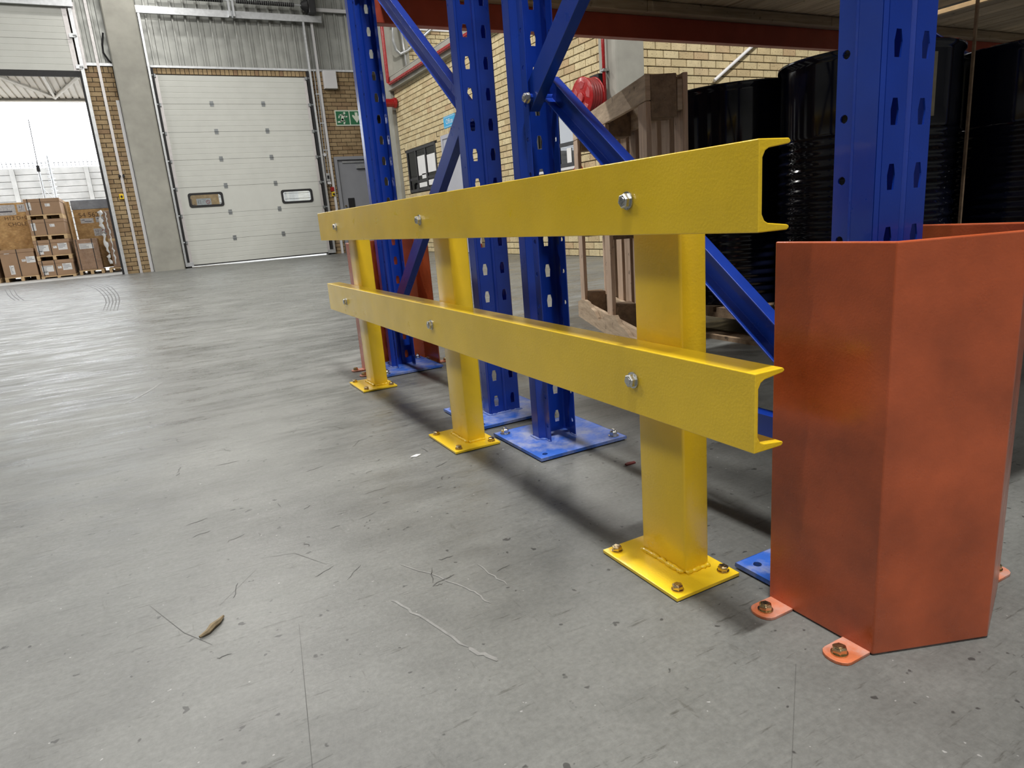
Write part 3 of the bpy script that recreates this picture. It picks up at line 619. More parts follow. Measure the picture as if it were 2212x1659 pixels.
t = thing('fire_extinguisher', (4.08, 9.35, 0), 'red fire extinguisher standing by the office wall', 'fire extinguisher')
b = MB(); b.lathe([(0.07, 0), (0.08, 0.02), (0.08, 0.42), (0.05, 0.48), (0.02, 0.50)], (4.08, 9.35, 0), 20); obj('cylinder', b, 'red', t, smooth=True)
b = MB(); b.box(4.05, 4.11, 9.33, 9.37, 0.50, 0.56); obj('valve', b, 'black', t); b = MB(); b.cyl((4.08, 9.35, 0.16), (0, 0, 1), 0.0815, 0.14, 20); obj('label_band', b, 'paper', t)
t = thing('hand_extinguisher', (4.1, 6.42, 0.7), 'small red extinguisher hung on the wall below the hose reel', 'fire extinguisher')
b = MB(); b.lathe([(0.06, 0), (0.07, 0.02), (0.07, 0.33), (0.03, 0.40)], (4.1, 6.42, 0.68), 16); obj('cylinder', b, 'red', t, smooth=True)
b = MB(); b.tube([(4.1, 6.42, 1.08), (4.1, 6.43, 1.14), (4.08, 6.40, 1.17)], 0.014, 8); obj('valve', b, 'black', t); b = MB(); b.box(4.17, 4.197, 6.38, 6.46, 0.8, 1.0); obj('bracket', b, 'darkframe', t)

# ================================================================== BARRIER
BR = thing('guard_rail_barrier', (0.05, 1.05, 0), 'yellow steel two-rail guard barrier bolted to the floor', 'barrier')
LEN, FW = 2.111, 0.0503
def channel_profile(h, w):
    t, tr, tt = 0.0062, 0.0098, 0.0062
    half = [(0, 0), (w-0.003, 0.0), (w, 0.003), (w-0.001, tt-0.001), (w-0.004, tt), (t+0.010, tr), (t+0.004, tr+0.003), (t, tr+0.010)]
    return half + [(x, h-z) for x, z in reversed(half)]
for z0, ya, yb in ((0.2703, 0.002, 2.1127), (0.5329, 0.0, 2.1098)):
    b = MB(); b.prism(channel_profile(0.1, FW), (0, ya, z0), (1, 0, 0), (0, 0, 1), (0, yb-ya, 0)); obj('rail', b, 'yellow', BR, bev=0.0012)
PY = [0.1374, 0.9489, 1.7628]
for k, y in enumerate(PY):
    ya, yb = y+0.046, y+0.1494; xa, xb = 0.0503, 0.1002
    b = MB(); b.prism(rrect(xa, xb, ya, yb, 0.004, 3), (0, 0, 0.0072), (1, 0, 0), (0, 1, 0), (0, 0, 0.604)); po = obj('post', b, 'yellow', BR); smooth_by_angle(po, 50)
    b = MB(); b.box(-0.0068, 0.1198, y, y+0.1855, 0.0015, 0.0072); bp = obj('base_plate', b, 'yellow', po, bev=0.0008)
    b = MB(); b.box(-0.0055, 0.1185, y+0.001, y+0.1845, 0.0, 0.0015); obj('black_underlay', b, 'black', po)  # thin black layer, slightly inset under the plate
    rng = random.Random(k)
    pts = [(xa-0.003, yb-0.003-i*0.0035, 0.009) for i in range(int((yb-ya)/0.0035))]; n1 = len(pts)
    b = MB(); b.tube([(p[0]+rng.uniform(-.001, .001), p[1], p[2]+rng.uniform(-.0015, .001)) for p in pts], 0.0045, 6, [0.0035+rng.uniform(-0.001, 0.0022) for p in pts]); wb = obj('weld_bead', b, 'yellow', po); wb.data.polygons.foreach_set('use_smooth', [True]*len(wb.data.polygons))
    pts = [(xa+0.001+i*0.0035, ya-0.003, 0.009) for i in range(int((xb-xa)/0.0035))]
    b = MB(); b.tube([(p[0], p[1]+rng.uniform(-.001, .001), p[2]) for p in pts], 0.0045, 6, [0.0035+rng.uniform(-0.001, 0.0018) for p in pts]); wb = obj('weld_bead', b, 'yellow', po); wb.data.polygons.foreach_set('use_smooth', [True]*len(wb.data.polygons))
    for bx_, by_ in ((0.010, 0.018), (0.010, 0.168), (0.103, 0.018), (0.103, 0.168)):
        bolt(BR, (bx_, y+by_, 0.0072), (0, 0, 1), 0.0085, 0.0075, 'gold', 0.0095, 'anchor_bolt', rot=rng.uniform(0, 1))
for yy_, zz_ in ((0.231, 0.580), (1.044, 0.578), (1.856, 0.579), (0.232, 0.322), (1.040, 0.321), (1.857, 0.319)):
    bolt(BR, (0, yy_, zz_), (-1, 0, 0), 0.0105, 0.0085, 'zinc', 0.0125, 'rail_bolt', rot=yy_)

# ================================================================== RACK
HOLE_SLOT = [(-0.0045, 0.0155), (0.0045, 0.0155), (0.0078, 0.002), (0.0062, -0.0155), (-0.0062, -0.0155), (-0.0078, 0.002)]
PITCH_S = 0.0762
def upright_mb(h=3.4, z0=0.010, zc0=0.659):
    """front web at y=0 facing -y, centred on x=0"""
    b = MB()
    n = int((h-z0)/PITCH_S); base_z = zc0 - PITCH_S/2
    while base_z - PITCH_S > z0: base_z -= PITCH_S
    def strip(p, q, hole, c):
        # planar strip between plan points p and q; hole at distance c from p
        p, q = Vector((*p, 0)), Vector((*q, 0)); w = (q-p).length; d = (q-p).normalized()
        if base_z > z0 + 1e-4: b.add([p+Vector((0, 0, z0)), q+Vector((0, 0, z0)), q+Vector((0, 0, base_z)), p+Vector((0, 0, base_z))], [(0, 1, 2, 3)])
        if hole is None:
            b.add([p+Vector((0, 0, base_z)), q+Vector((0, 0, base_z)), q+Vector((0, 0, base_z+n*PITCH_S)), p+Vector((0, 0, base_z+n*PITCH_S))], [(0, 1, 2, 3)]); return
        outer = [(0, 0), (w, 0), (w, PITCH_S), (0, PITCH_S)]; hl = [(c+x, PITCH_S/2+z) for x, z in hole]
        tri = tessellate_polygon([[Vector((*a, 0)) for a in outer], [Vector((*a, 0)) for a in hl]]); P = outer + hl
        for k in range(n):
            zb = base_z + k*PITCH_S
            b.add([p + d*i + Vector((0, 0, zb+j)) for i, j in P], [list(t) for t in tri])
    rnd = [(0.0055*math.cos(2*PI*k/10), 0.0055*math.sin(2*PI*k/10)) for k in range(10)]
    for s in (-1, 1):
        strip((s*0.046, 0), (s*0.006, 0), HOLE_SLOT, 0.019); strip((s*0.006, 0), (0, 0.003), None, 0)
        strip((s*0.05, 0.004), (s*0.046, 0), None, 0); strip((s*0.05, 0.034), (s*0.05, 0.004), None, 0)
        strip((s*0.037, 0.047), (s*0.05, 0.034), None, 0); strip((s*0.037, 0.071), (s*0.037, 0.047), rnd, 0.012)
    return b
F1 = thing('rack_frame', (0.252, 0.4595, 0), 'blue slotted rack frame nearest the large orange guard', 'rack frame', 'blue rack frames')
UB = upright_mb()
def upright(parent, x, y, flip):
    b = MB(); s = -1 if flip else 1
    b.add([(x+s*v[0], y+s*v[1], v[2]) for v in UB.v], UB.f)
    o = obj('upright', b, 'blue', parent, solid=0.0024); return o
for y, flip in ((-0.003, False), (0.922, True)):
    u = upright(F1, 0.252, y, flip); yc = y + (-0.036 if flip else 0.036); xc = 0.2575
    b = MB(); hs = [(xc+sx*0.102, yc+sy*0.102) for sx in (-1, 1) for sy in (-1, 1)]
    b.holed([(xc-0.125, yc-0.125), (xc+0.125, yc-0.125), (xc+0.125, yc+0.125), (xc-0.125, yc+0.125)], [list(reversed(circ(hx, hy, 0.007))) for hx, hy in hs], (0, 0, 0.004), (1, 0, 0), (0, 1, 0), (0, 0, 0.006))
    bp = obj('base_plate', b, 'blue_plate', F1, bev=0.0008)
    b = MB(); b.box(xc-0.121, xc+0.121, yc-0.121, yc+0.121, 0, 0.004); obj('black_underlay', b, 'black', bp)  # black layer below the plate, inset all round
    for hx, hy in ((hs[1], hs[2]) if flip else (hs[0], hs[3])): bolt(F1, (hx, hy, 0.010), (0, 0, 1), 0.0105, 0.012, 'zinc', 0.0135, 'anchor_bolt', nut=True)
    wp = [(0.252+(-1 if flip else 1)*px, y+(-1 if flip else 1)*py) for px, py in ((-0.037, 0.073), (-0.037, 0.05), (-0.053, 0.034), (-0.053, -0.003), (0.053, -0.003), (0.053, 0.034), (0.037, 0.05), (0.037, 0.073))]
    b = MB(); rng = random.Random(3); pts = []
    for (xa, ya), (xb, yb) in zip(wp, wp[1:]):
        nn = max(2, int(math.hypot(xb-xa, yb-ya)/0.004)); pts += [(xa+(xb-xa)*i/nn, ya+(yb-ya)*i/nn, 0.0105) for i in range(nn)]
    b.tube(pts, 0.003, 6, [0.0028+rng.uniform(-0.001, 0.0016) for p in pts]); wb = obj('weld_bead', b, 'blue_plate', u, smooth=True)
def brace(parent, y0, z0, y1, z1, open_dir, xc=0.252, web=0.050, fl=0.026, name='brace'):
    p0, p1 = Vector((xc, y0, z0)), Vector((xc, y1, z1)); d = p1-p0; a = Vector((1, 0, 0)); n = d.cross(a).normalized()
    t = 0.0022; s = -open_dir
    pr = [(s*fl/2, -web/2), (-s*fl/2, -web/2), (-s*fl/2, -web/2+t), (s*(fl/2-t), -web/2+t), (s*(fl/2-t), web/2-t), (-s*fl/2, web/2-t), (-s*fl/2, web/2), (s*fl/2, web/2)]
    b = MB(); b.prism(pr, p0, a, n, d); return obj(name, b, 'blue', parent, bev=0.0008)
zk = 0.823; yk = 0.868
brace(F1, 0.832, 0.842, 0.048, 0.231, -1, xc=0.262)
brace(F1, 0.878, 0.815, 0.045, 1.470, 1, xc=0.236)
brace(F1, 0.045, 1.52, 0.872, 2.165, -1)
brace(F1, 0.045, 0.205, 0.872, 0.205, 1, web=0.040, name='horizontal_brace')
for y, z in ((0.852, zk), (0.058, 0.205), (0.852, 0.205), (0.058, 1.49), (0.852, 2.15)):
    bolt(F1, (0.215, y, z), (-1, 0, 0), 0.0105, 0.010, 'zinc', 0.012, 'brace_bolt', rot=0.5)
    b = MB(); b.cyl((0.218, y, z), (1, 0, 0), 0.009, 0.068, 12); obj('bolt_sleeve', b, 'blue', F1)
F2 = copy_tree(F1); F2.location = (0.252, 1.632, 0); F2.rotation_euler = (0, 0, PI); F2['label'] = 'blue slotted rack frame beside the far orange guard'
for i, (src_y, rz, lab) in enumerate(((0.4595, 0, 'second-row blue rack frame hidden behind the dark drums'), (1.632, PI, 'second-row blue rack frame behind the standing pallet and drums'))):
    c = copy_tree(F1); c.location = (3.35, src_y, 0); c.rotation_euler = (0, 0, rz); c['label'] = lab

# beams
def rack_beam(y0, x0, x1, label, near):
    t = thing('rack_beam', ((x0+x1)/2, y0+0.022, 1.30), label, 'rack beam', 'dark red rack beams')
    b = MB(); y1 = y0+0.045
    pr = [(y0, 1.300), (y1, 1.300), (y1, 1.395), (y0+0.012, 1.395), (y0+0.012, 1.378), (y0, 1.372)] if near else [(y0, 1.300), (y1, 1.300), (y1, 1.372), (y1-0.012, 1.378), (y1-0.012, 1.395), (y0, 1.395)]
    b.prism([(p, q) for p, q in pr], (x0, 0, 0), (0, 1, 0), (0, 0, 1), (x1-x0, 0, 0)); obj('beam', b, 'beam', t, bev=0.003)
    for xx, s in ((x0, 1), (x1, -1)):
        b = MB(); b.box(min(xx, xx-s*0.004), max(xx, xx-s*0.004), y0, y1, 1.235, 1.425)
        yy0, yy1 = (y0-0.0045, y0-0.0005) if near else (y1+0.0005, y1+0.0045)
        b.box(min(xx-s*0.004, xx+s*0.0), max(xx-s*0.004, xx), min(y0, yy0), max(y1, yy1), 1.235, 1.425)
        obj('end_connector', b, 'beam', t)
NL = {2.094: 'far aisle', 1.125: 'inner far', 0.924: 'inner near', -0.050: 'near aisle'}
for y0 in NL:
    for bay, (xa, xb) in enumerate(((0.308, 3.292), (3.408, 6.2))):
        rack_beam(y0, xa, xb, 'dark red rack beam on the %s side of %s under the timber deck' % (NL[y0], 'the first bay' if bay == 0 else 'the second bay'), y0 in (1.125, -0.05))
# timber decks: boards along Y on runners
def deck(label, ya, yb, xa, xb, runner):
    t = thing('timber_deck', ((xa+xb)/2, (ya+yb)/2, 1.395), label, 'shelf deck', 'timber rack decks')
    x = xa; rng = random.Random(int(xa*10+ya*100))
    while x < xb-0.03:
        w = min(rng.choice((0.094, 0.098, 0.118)), xb-x); b = MB(); dz = rng.uniform(0, 0.003)
        b.box(x, x+w-rng.uniform(0.001, 0.003), ya, yb, 1.440+dz, 1.460+dz); obj('board', b, 'wood_y', t, bev=0.005); x += w
    for q in runner:
        xx = xa
        while xx < xb-0.1:
            xe = min(xx+1.22, xb); b = MB(); b.box(xx, xe-0.003, q, q+0.09, 1.3955, 1.4395); obj('runner', b, 'wood_x', t, bev=0.003); xx = xe
deck('timber board deck over the standing pallet and drums', 1.13, 2.14, 0.33, 3.27, (2.035, 1.14))
deck('timber board deck of the second bay behind the blue upright', 1.13, 2.14, 3.43, 6.15, (2.035, 1.14))
deck('timber board deck over the near aisle side', -0.05, 0.968, 0.33, 3.27, (0.87, -0.04))
deck('timber board deck over the near aisle side of the second bay', -0.05, 0.968, 3.43, 6.15, (0.87, -0.04))
b = MB(); b.box(3.30, 3.335, 1.45, 2.02, 1.418, 1.4395); obj('timber_batten', b, 'pine', label='pale loose batten under the deck boards at upper right', cat='batten')

# orange upright guards
def guard(label):
    t = thing('upright_guard', (0.252, 0.0, 0), label, 'upright guard', 'orange upright guards')
    xl, xr, yf, yn, ap = 0.1095, 0.3945, 0.071, -0.0915, (0.257, -0.1485)
    out = [(xl, yf), (xl, yn), ap, (xr, yn), (xr, yf)]
    th = 0.005
    inn = [(xr-th, yf), (xr-th, yn+0.0035), (ap[0], ap[1]+th*1.08), (xl+th, yn+0.0035), (xl+th, yf)]
    b = MB(); b.prism(out+inn, (0, 0, 0.0015), (1, 0, 0), (0, 1, 0), (0, 0, 0.5125)); obj('shield', b, 'orange', t, bev=0.0022, seg=3)
    for sx, xx in ((-1, xl), (1, xr)):
        for y0 in (-0.0885, 0.029):
            pts = [(0.0, 0.0), (0.036, 0.0)] + [(0.036+0.0145*math.sin(a), 0.0195-0.0195*math.cos(a)) for a in [PI*k/8 for k in range(1, 8)]] + [(0.036, 0.039), (0.0, 0.039)]
            b = MB(); b.prism(pts, (xx, y0, 0.0), (sx, 0, 0), (0, 1, 0), (0, 0, 0.0045)); tb = obj('fixing_tab', b, 'tab', t, bev=0.0008)
            bolt(t, (xx+sx*0.033, y0+0.0195, 0.0045), (0, 0, 1), 0.0092, 0.0085, 'gold', 0.0105, 'anchor_bolt', rot=y0*9)
    return t
G1 = guard('large orange-red steel upright guard in the right foreground')
G2 = copy_tree(G1); G2.location = (0.252, 2.089, 0); G2.rotation_euler = (0, 0, PI); G2['label'] = 'orange-red upright guard behind the far barrier post'

# ================================================================== DRUMS AND PALLETS
def drum(x, y, z0, h, label, stick=None):
    t = thing('steel_drum', (x, y, z0), label, 'drum', 'dark steel drums under the deck')
    pr = [(0.283, 0.0), (0.293, 0.004), (0.293, 0.014), (0.286, 0.022)]
    z = 0.04
    while z < h-0.27:
        for k in range(6): pr.append((0.2855+0.0042*math.cos(2*PI*k/6+PI), z + 0.034*k/6))
        z += 0.034
    pr += [(0.2855, h-0.25), (0.2855, h-0.03), (0.287, h-0.022), (0.294, h-0.016), (0.294, h-0.003), (0.290, h), (0.284, h-0.002), (0.283, h-0.018), (0.05, h-0.016)]
    b = MB(); b.lathe(pr, (x, y, z0), 72); o = obj('shell', b, 'drum', t); smooth_by_angle(o, 50)
    b = MB(); b.cyl((x+0.18, y, z0+h-0.017), (0, 0, 1), 0.03, 0.012, 14); obj('bung', b, 'zinc', t)
    for a0, a1, za, zb in (stick or []):
        n = 8; P = [(x+0.2868*math.cos(a0+(a1-a0)*k/n), y+0.2868*math.sin(a0+(a1-a0)*k/n)) for k in range(n+1)]
        b = MB(); b.add([(*p, z0+za) for p in P]+[(*p, z0+zb) for p in P], [(k, k+1, n+2+k, n+1+k) for k in range(n)]); obj('sticker', b, 'drum_label', t)
    return t
ZP = 0.135
drum(1.755, 1.11, ZP, 0.87, 'dark navy steel drum directly behind the blue upright', [(math.radians(247), math.radians(258.5), 0.64, 0.83)])
drum(1.74, 1.705, ZP, 0.87, 'dark navy steel drum behind the standing wooden pallet')
drum(2.37, 0.85, ZP, 0.87, 'dark navy steel drum at the right edge of the view')
drum(2.345, 1.46, ZP, 0.87, 'dark navy steel drum in the back row behind the others')
def flat_pallet(x0, x1, y0, y1, label):
    t = thing('timber_pallet', ((x0+x1)/2, (y0+y1)/2, 0), label, 'pallet')
    for bx_ in (x0, (x0+x1)/2-0.05, x1-0.1):
        for by_ in (y0, (y0+y1)/2-0.05, y1-0.1):
            b = MB(); b.box(bx_, bx_+0.1, by_, by_+0.1, 0.018, 0.095); obj('block', b, 'wood_block', t, bev=0.003)
        b = MB(); b.box(bx_, bx_+0.1, y0, y1, 0.0, 0.018); obj('bottom_board', b, 'wood_block', t)
        b = MB(); b.box(bx_, bx_+0.1, y0, y1, 0.095, 0.115); obj('stringer_board', b, 'wood_block', t)
    n = 9; w = (y1-y0)/n
    for k in range(n):
        b = MB(); b.box(x0, x1, y0+k*w+0.01, y0+(k+1)*w-0.01, 0.115, 0.135); obj('deck_board', b, 'wood_block', t)
flat_pallet(1.44, 2.66, 0.55, 2.02, 'dark timber pallet on the floor under the steel drums')
b = MB(); b.box(1.826, 1.834, 0.792, 0.800, 0.135, 1.2990+0.14); obj('strap_post', b, 'wood_block', label='thin brown upright strip between two dark drums', cat='strip')

SP = thing('standing_pallet', (1.0, 1.40, 0), 'wooden pallet standing on its edge beside the dark drums', 'pallet')
ang = math.atan2(0.373, 0.928)
uu = Vector((math.sin(ang), math.cos(ang), 0)); nn_ = Vector((math.cos(ang), -math.sin(ang), 0)); zz_ = Vector((0, 0, 1)); P0 = Vector((1.0, 1.40, 0))
def pb(name, u0, u1, n0, n1, z0, z1, mat, bev=0.003):
    b = MB(); b.obox(P0 + uu*u0 + nn_*n0 + zz_*z0, nn_*(n1-n0), uu*(u1-u0), zz_*(z1-z0)); return obj(name, b, mat, SP, bev=bev)
PL = 1.24
for z0, z1 in ((0.915, 1.0), (0.0, 0.088)): pb('edge_board', 0, PL, 0.0, 0.018, z0, z1, 'wood_h')
for u0 in (0.0, 0.57, 1.145): pb('face_board', u0, u0+0.095, 0.0, 0.018, 0.09, 0.913, 'wood_z')
for z0, z1 in ((0.858, 0.998), (0.43, 0.57), (0.002, 0.14)):
    for u0 in (0.004, 0.57, 1.135): pb('block', u0, u0+0.10, 0.0185, 0.112, z0, z1, 'wood_block')
    pb('stringer_board', 0.0, PL, 0.1125, 0.131, z0+0.02, z1-0.02, 'wood_h')
for k in range(9):
    u0 = 0.0 + k*(PL-0.095)/8; pb('slat', u0, u0+0.095, 0.1315, 0.150, 0.0, 0.998, 'wood_z')
BB = MB(); rng = random.Random(5); pts = [(0, 0.0)] + [(PL, 0.0)] + [(PL - PL*k/16, 0.075+rng.uniform(-0.012, 0.02)+0.02*math.sin(k*0.8)) for k in range(17)]
BB.prism(pts, P0 - nn_*0.019, uu, zz_, nn_*0.017); obj('broken_board', BB, 'wood_h', SP)

# ================================================================== YARD OUTSIDE THE OPEN DOOR
YC = 17.2
def label_on(parent, x, y, z, w, h, lines=True, mat='paper'):
    b = MB(); b.box(x, x+w, y-0.003, y-0.0005, z, z+h); s = obj('label', b, mat, parent)
    if lines:
        m = MB(); rng = random.Random(int(x*100+z*1000))
        for k in range(max(2, int(h/0.03))):
            zz = z+h-0.018-k*0.028
            if zz < z+0.008: break
            m.box(x+0.01, x+0.01+(w-0.02)*rng.uniform(0.3, 1), y-0.0038, y-0.003, zz, zz+0.008)
        obj('print', m, 'ink', s)
def carton(x0, x1, y0, y1, z0, z1, label, labels, group, mat='cardboard', straps=(0.5,)):
    t = thing('carton', ((x0+x1)/2, (y0+y1)/2, z0), label, 'carton', group)
    zl = z1-0.07
    b = MB(); b.box(x0, x1, y0, y1, z0, zl); obj('tray', b, mat, t, bev=0.006)
    b = MB(); b.box(x0-0.008, x1+0.008, y0-0.008, y1+0.008, zl, z1); obj('lid', b, mat, t, bev=0.005)
    for s in straps:
        xs = x0+(x1-x0)*s; b = MB(); b.box(xs-0.007, xs+0.007, y0-0.012, y0-0.0085, z0, z1+0.003); b.box(xs-0.007, xs+0.007, y0-0.012, y1, z1, z1+0.003); obj('strap', b, 'black', t)
    for q in labels: label_on(t, x0+q[0], y0-0.0005, z0+q[1], q[2], q[3])
    return t
def small_pallet(x0, x1, y0, y1, z0, label, group, h=0.098):
    t = thing('carton_pallet', ((x0+x1)/2, (y0+y1)/2, z0), label, 'pallet', group)
    for xx in (x0, (x0+x1)/2-0.03, x1-0.06):
        b = MB(); b.box(xx, xx+0.06, y0, y1, z0, z0+h-0.023); obj('runner', b, 'pine', t)
    for k in range(5):
        ya = y0+k*(y1-y0-0.1)/4; b = MB(); b.box(x0, x1, ya, ya+0.1, z0+h-0.023, z0+h); obj('deck_board', b, 'pine', t)
zz = [(0.0, 0.05), (0.382, 0.10), (0.812, 0.10), (1.2425, 0.0935)]; words = ['bottom', 'second lowest', 'third from the ground', 'top']
for k, (z, ph) in enumerate(zz):
    small_pallet(-2.60, -1.96, YC, YC+0.9, z, 'pale pine pallet under the %s carton of the stack in the yard' % words[k], 'pallets of the carton stack', ph)
    labs = [(0.03, 0.10, 0.08, 0.19), (0.36, 0.16, 0.09, 0.06)] if k >= 2 else [(0.04, 0.09, 0.21, 0.13), (0.05, 0.03, 0.09, 0.07), (0.33, 0.14, 0.07, 0.05), (0.42, 0.10, 0.17, 0.14)]
    carton(-2.595, -1.965, YC+0.01, YC+0.89, z+ph+0.0005, z+ph+0.3265, 'strapped brown carton, %s of the four-high stack in the yard' % words[k], labs, 'cartons stacked in the yard', straps=(0.10, 0.46))
small_pallet(-3.24, -2.63, YC, YC+0.9, 0.0, 'pale pine pallet under the large carton left of the stack', 'yard pallets')
carton(-3.235, -2.635, YC+0.01, YC+0.89, 0.0985, 0.66, 'large brown carton on the ground left of the carton stack', [(0.12, 0.05, 0.08, 0.19), (0.36, 0.30, 0.07, 0.05), (0.44, 0.27, 0.16, 0.13), (0.08, 0.48, 0.09, 0.05)], 'cartons in the yard')
small_pallet(-3.92, -3.32, YC-0.05, YC+0.9, 0.0, 'pale pine pallet at the left edge of the yard', 'yard pallets')
carton(-3.915, -3.325, YC-0.04, YC+0.89, 0.0985, 0.72, 'brown carton at the far left edge of the yard', [(0.4, 0.2, 0.1, 0.2)], 'cartons in the yard')
def crate(x0, x1, y0, y1, z1, label, notes, text, top=None):
    t = thing('chipboard_crate', ((x0+x1)/2, (y0+y1)/2, 0), label, 'crate', 'orange chipboard crates')
    b = MB(); b.box(x0, x1, y0, y1, 0.1, z1); obj('body', b, 'osb', t, bev=0.004)
    for xx in (x0+0.02, (x0+x1)/2-0.05, x1-0.12): b = MB(); b.box(xx, xx+0.1, y0, y1, 0, 0.1); obj('skid', b, 'pine', t)
    for q in notes:
        b = MB(); b.box(q[0], q[0]+q[2], y0-0.003, y0-0.0005, q[1], q[1]+q[3]); nb = obj('pale_rectangle', b, 'paper_grey', t)
        if len(q) > 4:
            b = MB(); cx, cz = q[0]+q[2]*0.78, q[1]+q[3]*0.62; n = 18
            b.add([(cx+r*math.cos(2*PI*k/n), y0-0.004, cz+r*math.sin(2*PI*k/n)) for r in (0.034, 0.046) for k in range(n)], [(k, (k+1) % n, n+(k+1) % n, n+k) for k in range(n)])
            b.obox((cx-0.028, y0-0.0041, cz+0.02), (0.05, 0, -0.05), (0.008, 0, 0.008), (0, -0.0005, 0)); obj('prohibition_mark', b, 'red', nb)
            b = MB(); 
            for dx in (0.04, 0.08): b.box(q[0]+dx, q[0]+dx+0.008, y0-0.004, y0-0.003, q[1]+q[3]*0.45, q[1]+q[3]*0.85)
            b.box(q[0]+0.035, q[0]+0.09, y0-0.004, y0-0.003, q[1]+q[3]*0.25, q[1]+q[3]*0.29); b.box(q[0]+q[2]*0.65, q[0]+q[2]*0.92, y0-0.004, y0-0.003, q[1]+q[3]*0.25, q[1]+q[3]*0.29); obj('arrow_print', b, 'ink', nb)
        else:
            m = MB(); m.box(q[0]+q[2]*0.1, q[0]+q[2]*0.35, y0-0.004, y0-0.003, q[1]+q[3]*0.6, q[1]+q[3]*0.72); m.box(q[0]+q[2]*0.3, q[0]+q[2]*0.85, y0-0.004, y0-0.003, q[1]+q[3]*0.3, q[1]+q[3]*0.42); obj('print', m, 'ink', nb)
    for s, x, z, size in text: obj('marker_writing', text_mb(s, size, (x, y0-0.002, z), (1, 0, 0), (0, 0, 1), cx=False), 'ink_brown', t)
    if top:
        b = MB(); b.box(x0-0.01, x1+0.01, y0-0.01, y1, z1-top, z1+0.01); obj('tarpaulin', b, 'tarp', t, bev=0.01)
    return t
crate(-3.75, -1.96, 18.15, 19.2, 1.66, 'tall orange chipboard crate at the left behind the cartons', [(-3.3, 1.40, 0.42, 0.22), (-2.84, 1.46, 0.24, 0.16, 1)], [('H12 D+007', -3.12, 1.33, 0.11), ('CHOLE', -3.08, 1.20, 0.11)])
crate(-1.83, -0.55, 18.3, 19.3, 1.64, 'orange chipboard crate with grey tarpaulin top right of the stack', [(-1.72, 1.13, 0.26, 0.11), (-1.41, 1.14, 0.22, 0.12), (-1.50, 0.83, 0.28, 0.17, 1)], [('54 562', -1.74, 1.31, 0.15)], 0.2)
crate(0.15, 1.25, 17.6, 18.6, 1.62, 'orange chipboard crate seen through the left window of the closed dock door', [(0.75, 1.28, 0.32, 0.22, 1)], [('ESL', 0.40, 1.42, 0.22)])
t = thing('chipboard_sheet', (-1.88, 18.0, 0), 'upright chipboard side panel between the carton stack and the tarped crate', 'panel')
b = MB(); b.box(-1.93, -1.86, 18.12, 18.29, 0.0, 1.62); obj('panel', b, 'osb', t); b = MB(); b.box(-1.936, -1.90, 18.113, 18.12, 0.0, 1.62); obj('edge_batten', b, 'pine', t)
small_pallet(-1.90, -1.42, YC+0.2, YC+0.9, 0.0, 'pale pine pallet under the film-wrapped box', 'yard pallets')
t = thing('wrapped_box', (-1.66, 17.8, 0.1), 'film-wrapped brown box standing right of the carton stack', 'box')
b = MB(); b.box(-1.895, -1.43, YC+0.21, YC+0.89, 0.0985, 0.77); obj('box', b, 'cardboard2', t, bev=0.012); label_on(t, -1.80, YC+0.2095, 0.56, 0.27, 0.12)
for xs in (-1.845, -1.545): b = MB(); b.box(xs-0.007, xs+0.007, YC+0.205, YC+0.2095, 0.0985, 0.775); obj('strap', b, 'black', t)
small_pallet(-1.32, -0.72, YC+0.1, YC+0.8, 0.0, 'pale pine pallet beside the doorway jamb', 'yard pallets')
t = thing('wrapped_load', (-1.02, 17.7, 0.1), 'tall film-wrapped pallet load beside the doorway jamb', 'pallet load')
for za, zb in ((0.0985, 0.68), (0.74, 1.34)):
    b = MB(); b.box(-1.22, -0.74, YC+0.12, YC+0.78, za, zb); obj('carton_layer', b, 'cardboard2', t, bev=0.01)
b = MB(); b.box(-1.22, -0.74, YC+0.12, YC+0.78, 0.68, 0.74); obj('spacer', b, 'pine', t)
rng = random.Random(11); b = MB()
pts = [(-1.275+rng.uniform(-0.02, 0.03), YC+0.10+rng.uniform(-0.02, 0.02), 1.34-k*0.05) for k in range(24)]
b.tube(pts, 0.03, 8, [0.034+rng.uniform(-0.018, 0.018) for p in pts]); obj('bunched_film', b, 'paper', t, smooth=True)
b = MB(); pts = [(-1.16+rng.uniform(-0.015, 0.015), YC+0.10, 1.32-k*0.05) for k in range(24)]; b.tube(pts, 0.012, 6, [0.012+rng.uniform(-0.006, 0.008) for p in pts]); obj('bunched_film', b, 'paper', t, smooth=True)

# boundary wall of precast panels with spikes
BW = thing('boundary_wall', (-3, 24, 0), 'pale precast concrete boundary wall with spikes across the yard', 'wall')
for k in range(-4, 5):
    px = -3.46 + k*1.845
    b = MB(); b.box(px-0.06, px+0.06, 23.93, 24.12, 0, 2.93); obj('wall_post', b, 'precast', BW, bev=0.01)
    for i in range(16):
        if i*0.182 > 2.8: break
        z0 = 2.93-(i+1)*0.182
        b = MB(); b.box(px+0.062, px+1.845-0.062, 23.985, 24.04, max(0, z0+0.006), z0+0.178); obj('wall_panel', b, 'precast', BW, bev=0.008)
b = MB(); b.box(-10.5, 5, 24.05, 24.09, 0, 2.9); obj('gap_backing', b, 'tarp', BW)  # added dark backing, keeps bright sky from showing between the panels
for k in range(110):
    px = -9 + k*0.105
    if -4.4 < px < 0:
        b = MB(); b.tube([(px, 24.0, 2.92), (px-0.005, 24.0, 3.12)], 0.008, 5); b.tube([(px-0.03, 24.0, 3.06), (px+0.035, 24.0, 3.05)], 0.005, 4); obj('spike', b, 'darkframe', BW)
b = MB(); b.tube([(-9, 23.99, 2.99), (3, 23.99, 2.99)], 0.006, 5); b.tube([(-9, 23.99, 3.07), (3, 23.99, 3.055)], 0.006, 5); obj('spike_rail', b, 'darkframe', BW)
